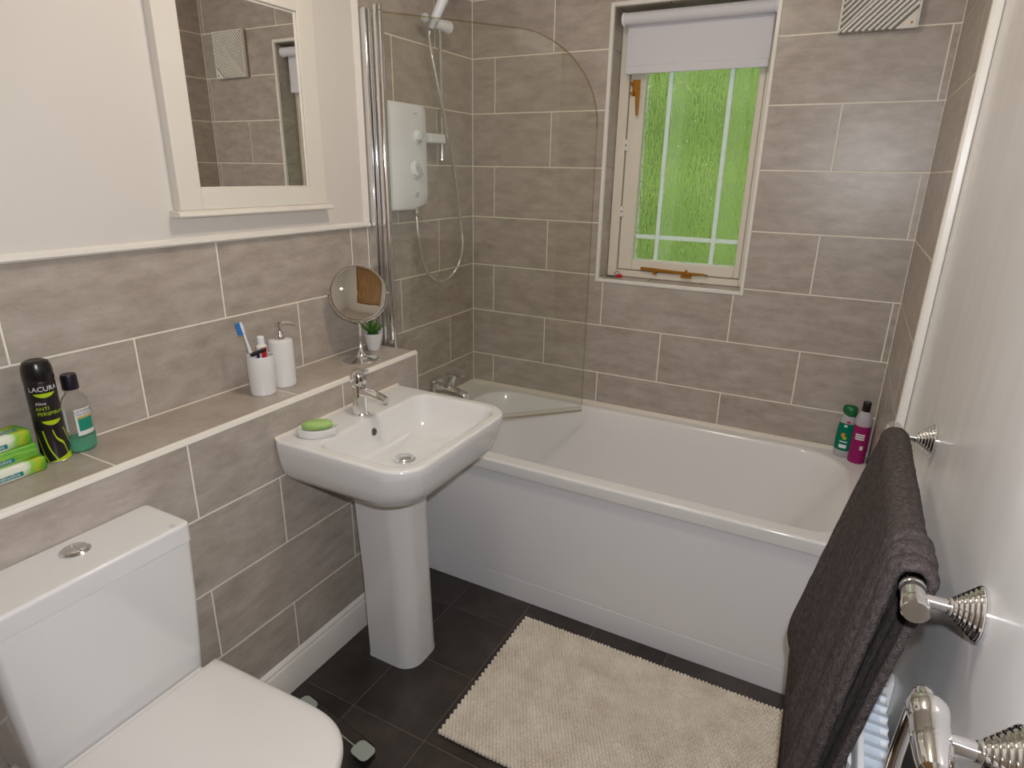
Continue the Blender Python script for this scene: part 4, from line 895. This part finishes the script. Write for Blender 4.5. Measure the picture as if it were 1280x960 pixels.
# ------------------------------------------------------------------ radiator
rd_ = thing('radiator', 'white panel radiator on the right wall below the towel rail', 'radiator', (W-0.004, 0, 0))
ry0, ry1, rz0, rz1 = -1.86, -1.26, 0.20, 0.775
xf, xb = -0.058, -0.022
fp = []; n = 15
pf = [(xf, rz0), (xf, rz1-0.008), (xf+0.003, rz1), (xf+0.010, rz1+0.002), (xf+0.010, rz0)]
MB().loft([[(x, y, z) for x, z in pf] for y in (ry0, ry1)]).build('front_panel', 'radiator', rd_, bevel=0.002)
for k in range(16):
    y = ry0+0.03+k*(ry1-ry0-0.06)/15
    MB().loft([[(xf-0.004*q, y+s*0.012, z) for s, q in ((-1, 0), (-0.5, 1), (0.5, 1), (1, 0))] for z in (rz0+0.03, rz1-0.035)]).build('flute', 'radiator', rd_, smooth=60)
box(xb-0.006, xb+0.004, ry0, ry1, rz0, rz1-0.004).build('back_panel', 'radiator', rd_, bevel=0.002)
for s in (ry0, ry1-0.004): box(xf+0.01, xb-0.006, s, s+0.004, rz0, rz1-0.006).build('side_panel', 'radiator', rd_)
k = 0; y = ry0+0.012
while y < ry1-0.02:
    MB().loft([[(x, yy, z) for yy, z in ((y, rz1-0.012), (y+0.013, rz1-0.012), (y+0.013, rz1-0.004), (y, rz1+0.001))] for x in (xf+0.010, xb+0.004)]).build('top_slat', 'radiator_slat', rd_, smooth=None)
    y += 0.021
for y in (ry0+0.10, ry1-0.10): box(xb+0.004, 0.0115, y-0.012, y+0.012, rz0+0.05, rz1-0.08).build('bracket', 'radiator', rd_)
MB().cyl((-0.035, ry0+0.02, 0.001), (-0.035, ry0+0.02, rz0+0.03), 0.0075).build('pipe', 'chrome', rd_)
MB().cyl((-0.035, ry1-0.02, 0.001), (-0.035, ry1-0.02, rz0+0.03), 0.0075).build('pipe', 'chrome', rd_)

# ------------------------------------------------------------------ towel rail
WF = W+0.0078; RX = 1.601; RZ_ = 1.060
def rose(parent, y, z, x0, r=0.030):
    pr = [(r, 0.0), (r, 0.003)]
    n = 6
    for k in range(n):
        ra = r*(1-0.115*k)-0.0005; h = 0.003+0.0040*k
        pr += [(ra, h), (ra+0.0006, h+0.0018), (ra-0.001, h+0.0034), (ra-0.0034, h+0.0030)]
    pr += [(0.0095, 0.027), (0.0085, 0.031)]
    MB().lathe(pr, (x0, y, z), (-1, 0, 0), 40).build('stepped_rose', 'chrome', parent, smooth=50)
tr = thing('towel_rail', 'chrome towel rail with stepped round wall roses above the radiator', 'towel rail', (WF, 0, RZ_))
YA, YN = -1.172, -1.690
for y in (YA, YN):
    rose(tr, y, 0, 0)
    MB().cyl((-0.028, y, 0), (RX-WF, y, 0), 0.0072, n=24).build('post', 'chrome', tr)
    sgn = -1 if y == YN else 1
    MB().lathe([(0.0100, -0.022), (0.0125, -0.0212), (0.0125, -0.0195), (0.0135, -0.018), (0.0135, -0.0150), (0.0125, -0.013), (0.0130, 0.004), (0.0130, 0.011), (0.0122, 0.012), (0.0122, 0.014), (0.0138, 0.0155), (0.0142, 0.022), (0.0138, 0.0285), (0.0128, 0.030)], (RX-WF, y, 0), (0, sgn, 0), 32).build('finial', 'chrome', tr, smooth=28)
MB().cyl((RX-WF, YN+0.030, 0), (RX-WF, YA-0.030, 0), 0.0085, n=20).build('bar', 'chrome', tr)
# towel ring beyond it
tg = thing('towel_ring', 'chrome towel ring on a stepped rose next to the towel rail', 'towel ring', (WF, -1.893, RZ_))
rose(tg, 0, 0, 0, 0.031)
MB().cyl((-0.028, 0, 0), (RX-WF, 0, 0), 0.0075, n=24).build('post', 'chrome', tg)
MB().lathe([(0.006, -0.045), (0.0115, -0.040), (0.0135, -0.030), (0.0150, -0.014), (0.0142, -0.013), (0.0142, -0.009), (0.0150, -0.008), (0.0150, 0.010), (0.0142, 0.011), (0.0142, 0.014), (0.0150, 0.016), (0.0160, 0.024), (0.0165, 0.030), (0.0145, 0.034), (0.008, 0.036)], (RX-WF, 0, 0), (0, 1, 0), 36).build('barrel', 'chrome', tg)
rp = [(0.0, 0.030, 0.0), (0.0, 0.048, 0.0), (0.0, 0.060, -0.007), (-0.001, 0.066, -0.020), (-0.003, 0.067, -0.05), (-0.005, 0.067, -0.09), (-0.006, 0.060, -0.118), (-0.007, 0.040, -0.131), (-0.007, 0.0, -0.134), (-0.007, -0.040, -0.131), (-0.006, -0.060, -0.118), (-0.005, -0.067, -0.09), (-0.003, -0.067, -0.05), (-0.001, -0.066, -0.020), (0, -0.060, -0.007), (0, -0.050, 0), (0, -0.040, 0)]
MB().tube([Vector((RX-WF, 0, 0))+Vector(p) for p in spline(rp, 5)], 0.0065, 14).build('ring', 'chrome', tg)

# ------------------------------------------------------------------ towels
def lerp(a, b, t): return a+(b-a)*t
def towel_mesh(name, y_far, y_near, ny, front, back, rx, rz, rad, ridge):
    """cloth over a bar: front(u, s) and back(u, s) give (x, z) for s in 0..1 from the bar down"""
    rows = []
    for i in range(ny+1):
        u = i/ny; yy = lerp(y_far, y_near, u); P = []
        nb, nf, na = 26, 40, 10
        for k in range(nb, 0, -1): P.append((*back(u, k/nb), k/nb, -1))
        for k in range(na+1):
            a = PI*k/na; P.append((rx+rad*math.cos(a), rz+rad*math.sin(a), 0, 0))
        for k in range(1, nf+1): P.append((*front(u, k/nf), k/nf, 1))
        rows.append([(x, yy, z, s, side) for x, z, s, side in P])
    m = len(rows[0]); b = MB()
    for i, r in enumerate(rows):
        for (x, y, z, s, side) in r:
            u = i/ny; e = ridge(u, s, side)
            if side > 0: x -= e
            elif side < 0: x += e*0.3
            else:
                d = Vector((x-rx, z-rz)).normalized(); x += d.x*abs(e); z += d.y*abs(e)
            b.v.append((x+random.uniform(-0.0006, 0.0006), y+random.uniform(-0.0004, 0.0004), z+random.uniform(-0.0004, 0.0004)))
    for i in range(ny):
        for k in range(m-1):
            a = i*m+k; b.f.append((a, a+1, a+m+1, a+m))
    o = b.build(name, 'towel', None, smooth=80, recalc=False)
    sm = o.modifiers.new('thick', 'SOLIDIFY'); sm.thickness = 0.010; sm.offset = 0
    return o
def front(u, s):
    # far corner hangs short and flares into the room, the rest hangs long and swings back in
    hem = 0.625-0.06*min(1, u/0.07) if u < 0.07 else lerp(0.565, 0.30, min(1, (u-0.07)/0.05))
    z = lerp(1.060, hem, s); d = 1.060-z
    flare = lerp(0.198, 0.146, min(1, u*5.0)); flare = lerp(flare, 0.120, max(0, (u-0.4)/0.6))
    x = 1.584-flare*min(d, 0.43)+0.075*max(0, d-0.45)
    x += 0.0045*math.sin(u*19+s*2.0)*min(1, s*2.5)*(1 if u > 0.1 else 0)
    return x, z
def back(u, s):
    z = lerp(1.060, 0.36, s); d = 1.060-z
    x = 1.6185-0.022*min(d, 0.12)/0.12-0.15*max(0, min(d, 0.46)-0.12)+0.002*math.sin(u*13+s*3)
    return min(x, 1.6185), z
def ridge(u, s, side):
    e = 0.0
    if u > 0.80:
        q = (u-0.80)/0.20; e += 0.0060*abs(math.sin(q*PI*3.0))
    e += 0.0040*math.sin(u*64)*(0.25+0.75*math.sin(u*7+1)**2)*(min(1, s*3) if side else 0.2)
    return e
tw = towel_mesh('bath_towel', -1.197, -1.665, 90, front, back, RX, RZ_, 0.0172, ridge)
tag(tw, 'charcoal grey terry towel draped over the chrome towel rail', 'towel')
def front2(u, s):
    z = lerp(RZ_-0.134, 0.80, s); return 1.579-0.03*s-0.0-0.004*math.sin(u*9), z
def back2(u, s):
    z = lerp(RZ_-0.134, 0.81, s); return 1.609-0.004*s, z
tw2 = towel_mesh('hand_towel', -1.840, -1.946, 24, front2, back2, RX-0.007, RZ_-0.134, 0.015, lambda u, s, d: 0.001*math.sin(u*40))
tag(tw2, 'small dark towel hanging through the chrome towel ring', 'towel')

# ------------------------------------------------------------------ ceiling lamp (above the frame)
cl_ = thing('ceiling_lamp', 'round ceiling lamp with opal glass bowl above the basin', 'lamp', (0.85, -1.25, H))
MB().lathe([(0.13, 0.0), (0.13, -0.018), (0.12, -0.022)], n=40).build('lamp_base', 'chrome', cl_)
em = mat('lit_opal_glass', (1, 0.9, 0.75), 0.4); eb = em.node_tree.nodes['Principled BSDF']
eb.inputs['Emission Color'].default_value = (1.0, 0.89, 0.75, 1); eb.inputs['Emission Strength'].default_value = 34.0
MB().lathe([(0.118, -0.020), (0.12, -0.04), (0.105, -0.065), (0.07, -0.085), (0.02, -0.094)], n=40).build('lamp_bowl', em, cl_)
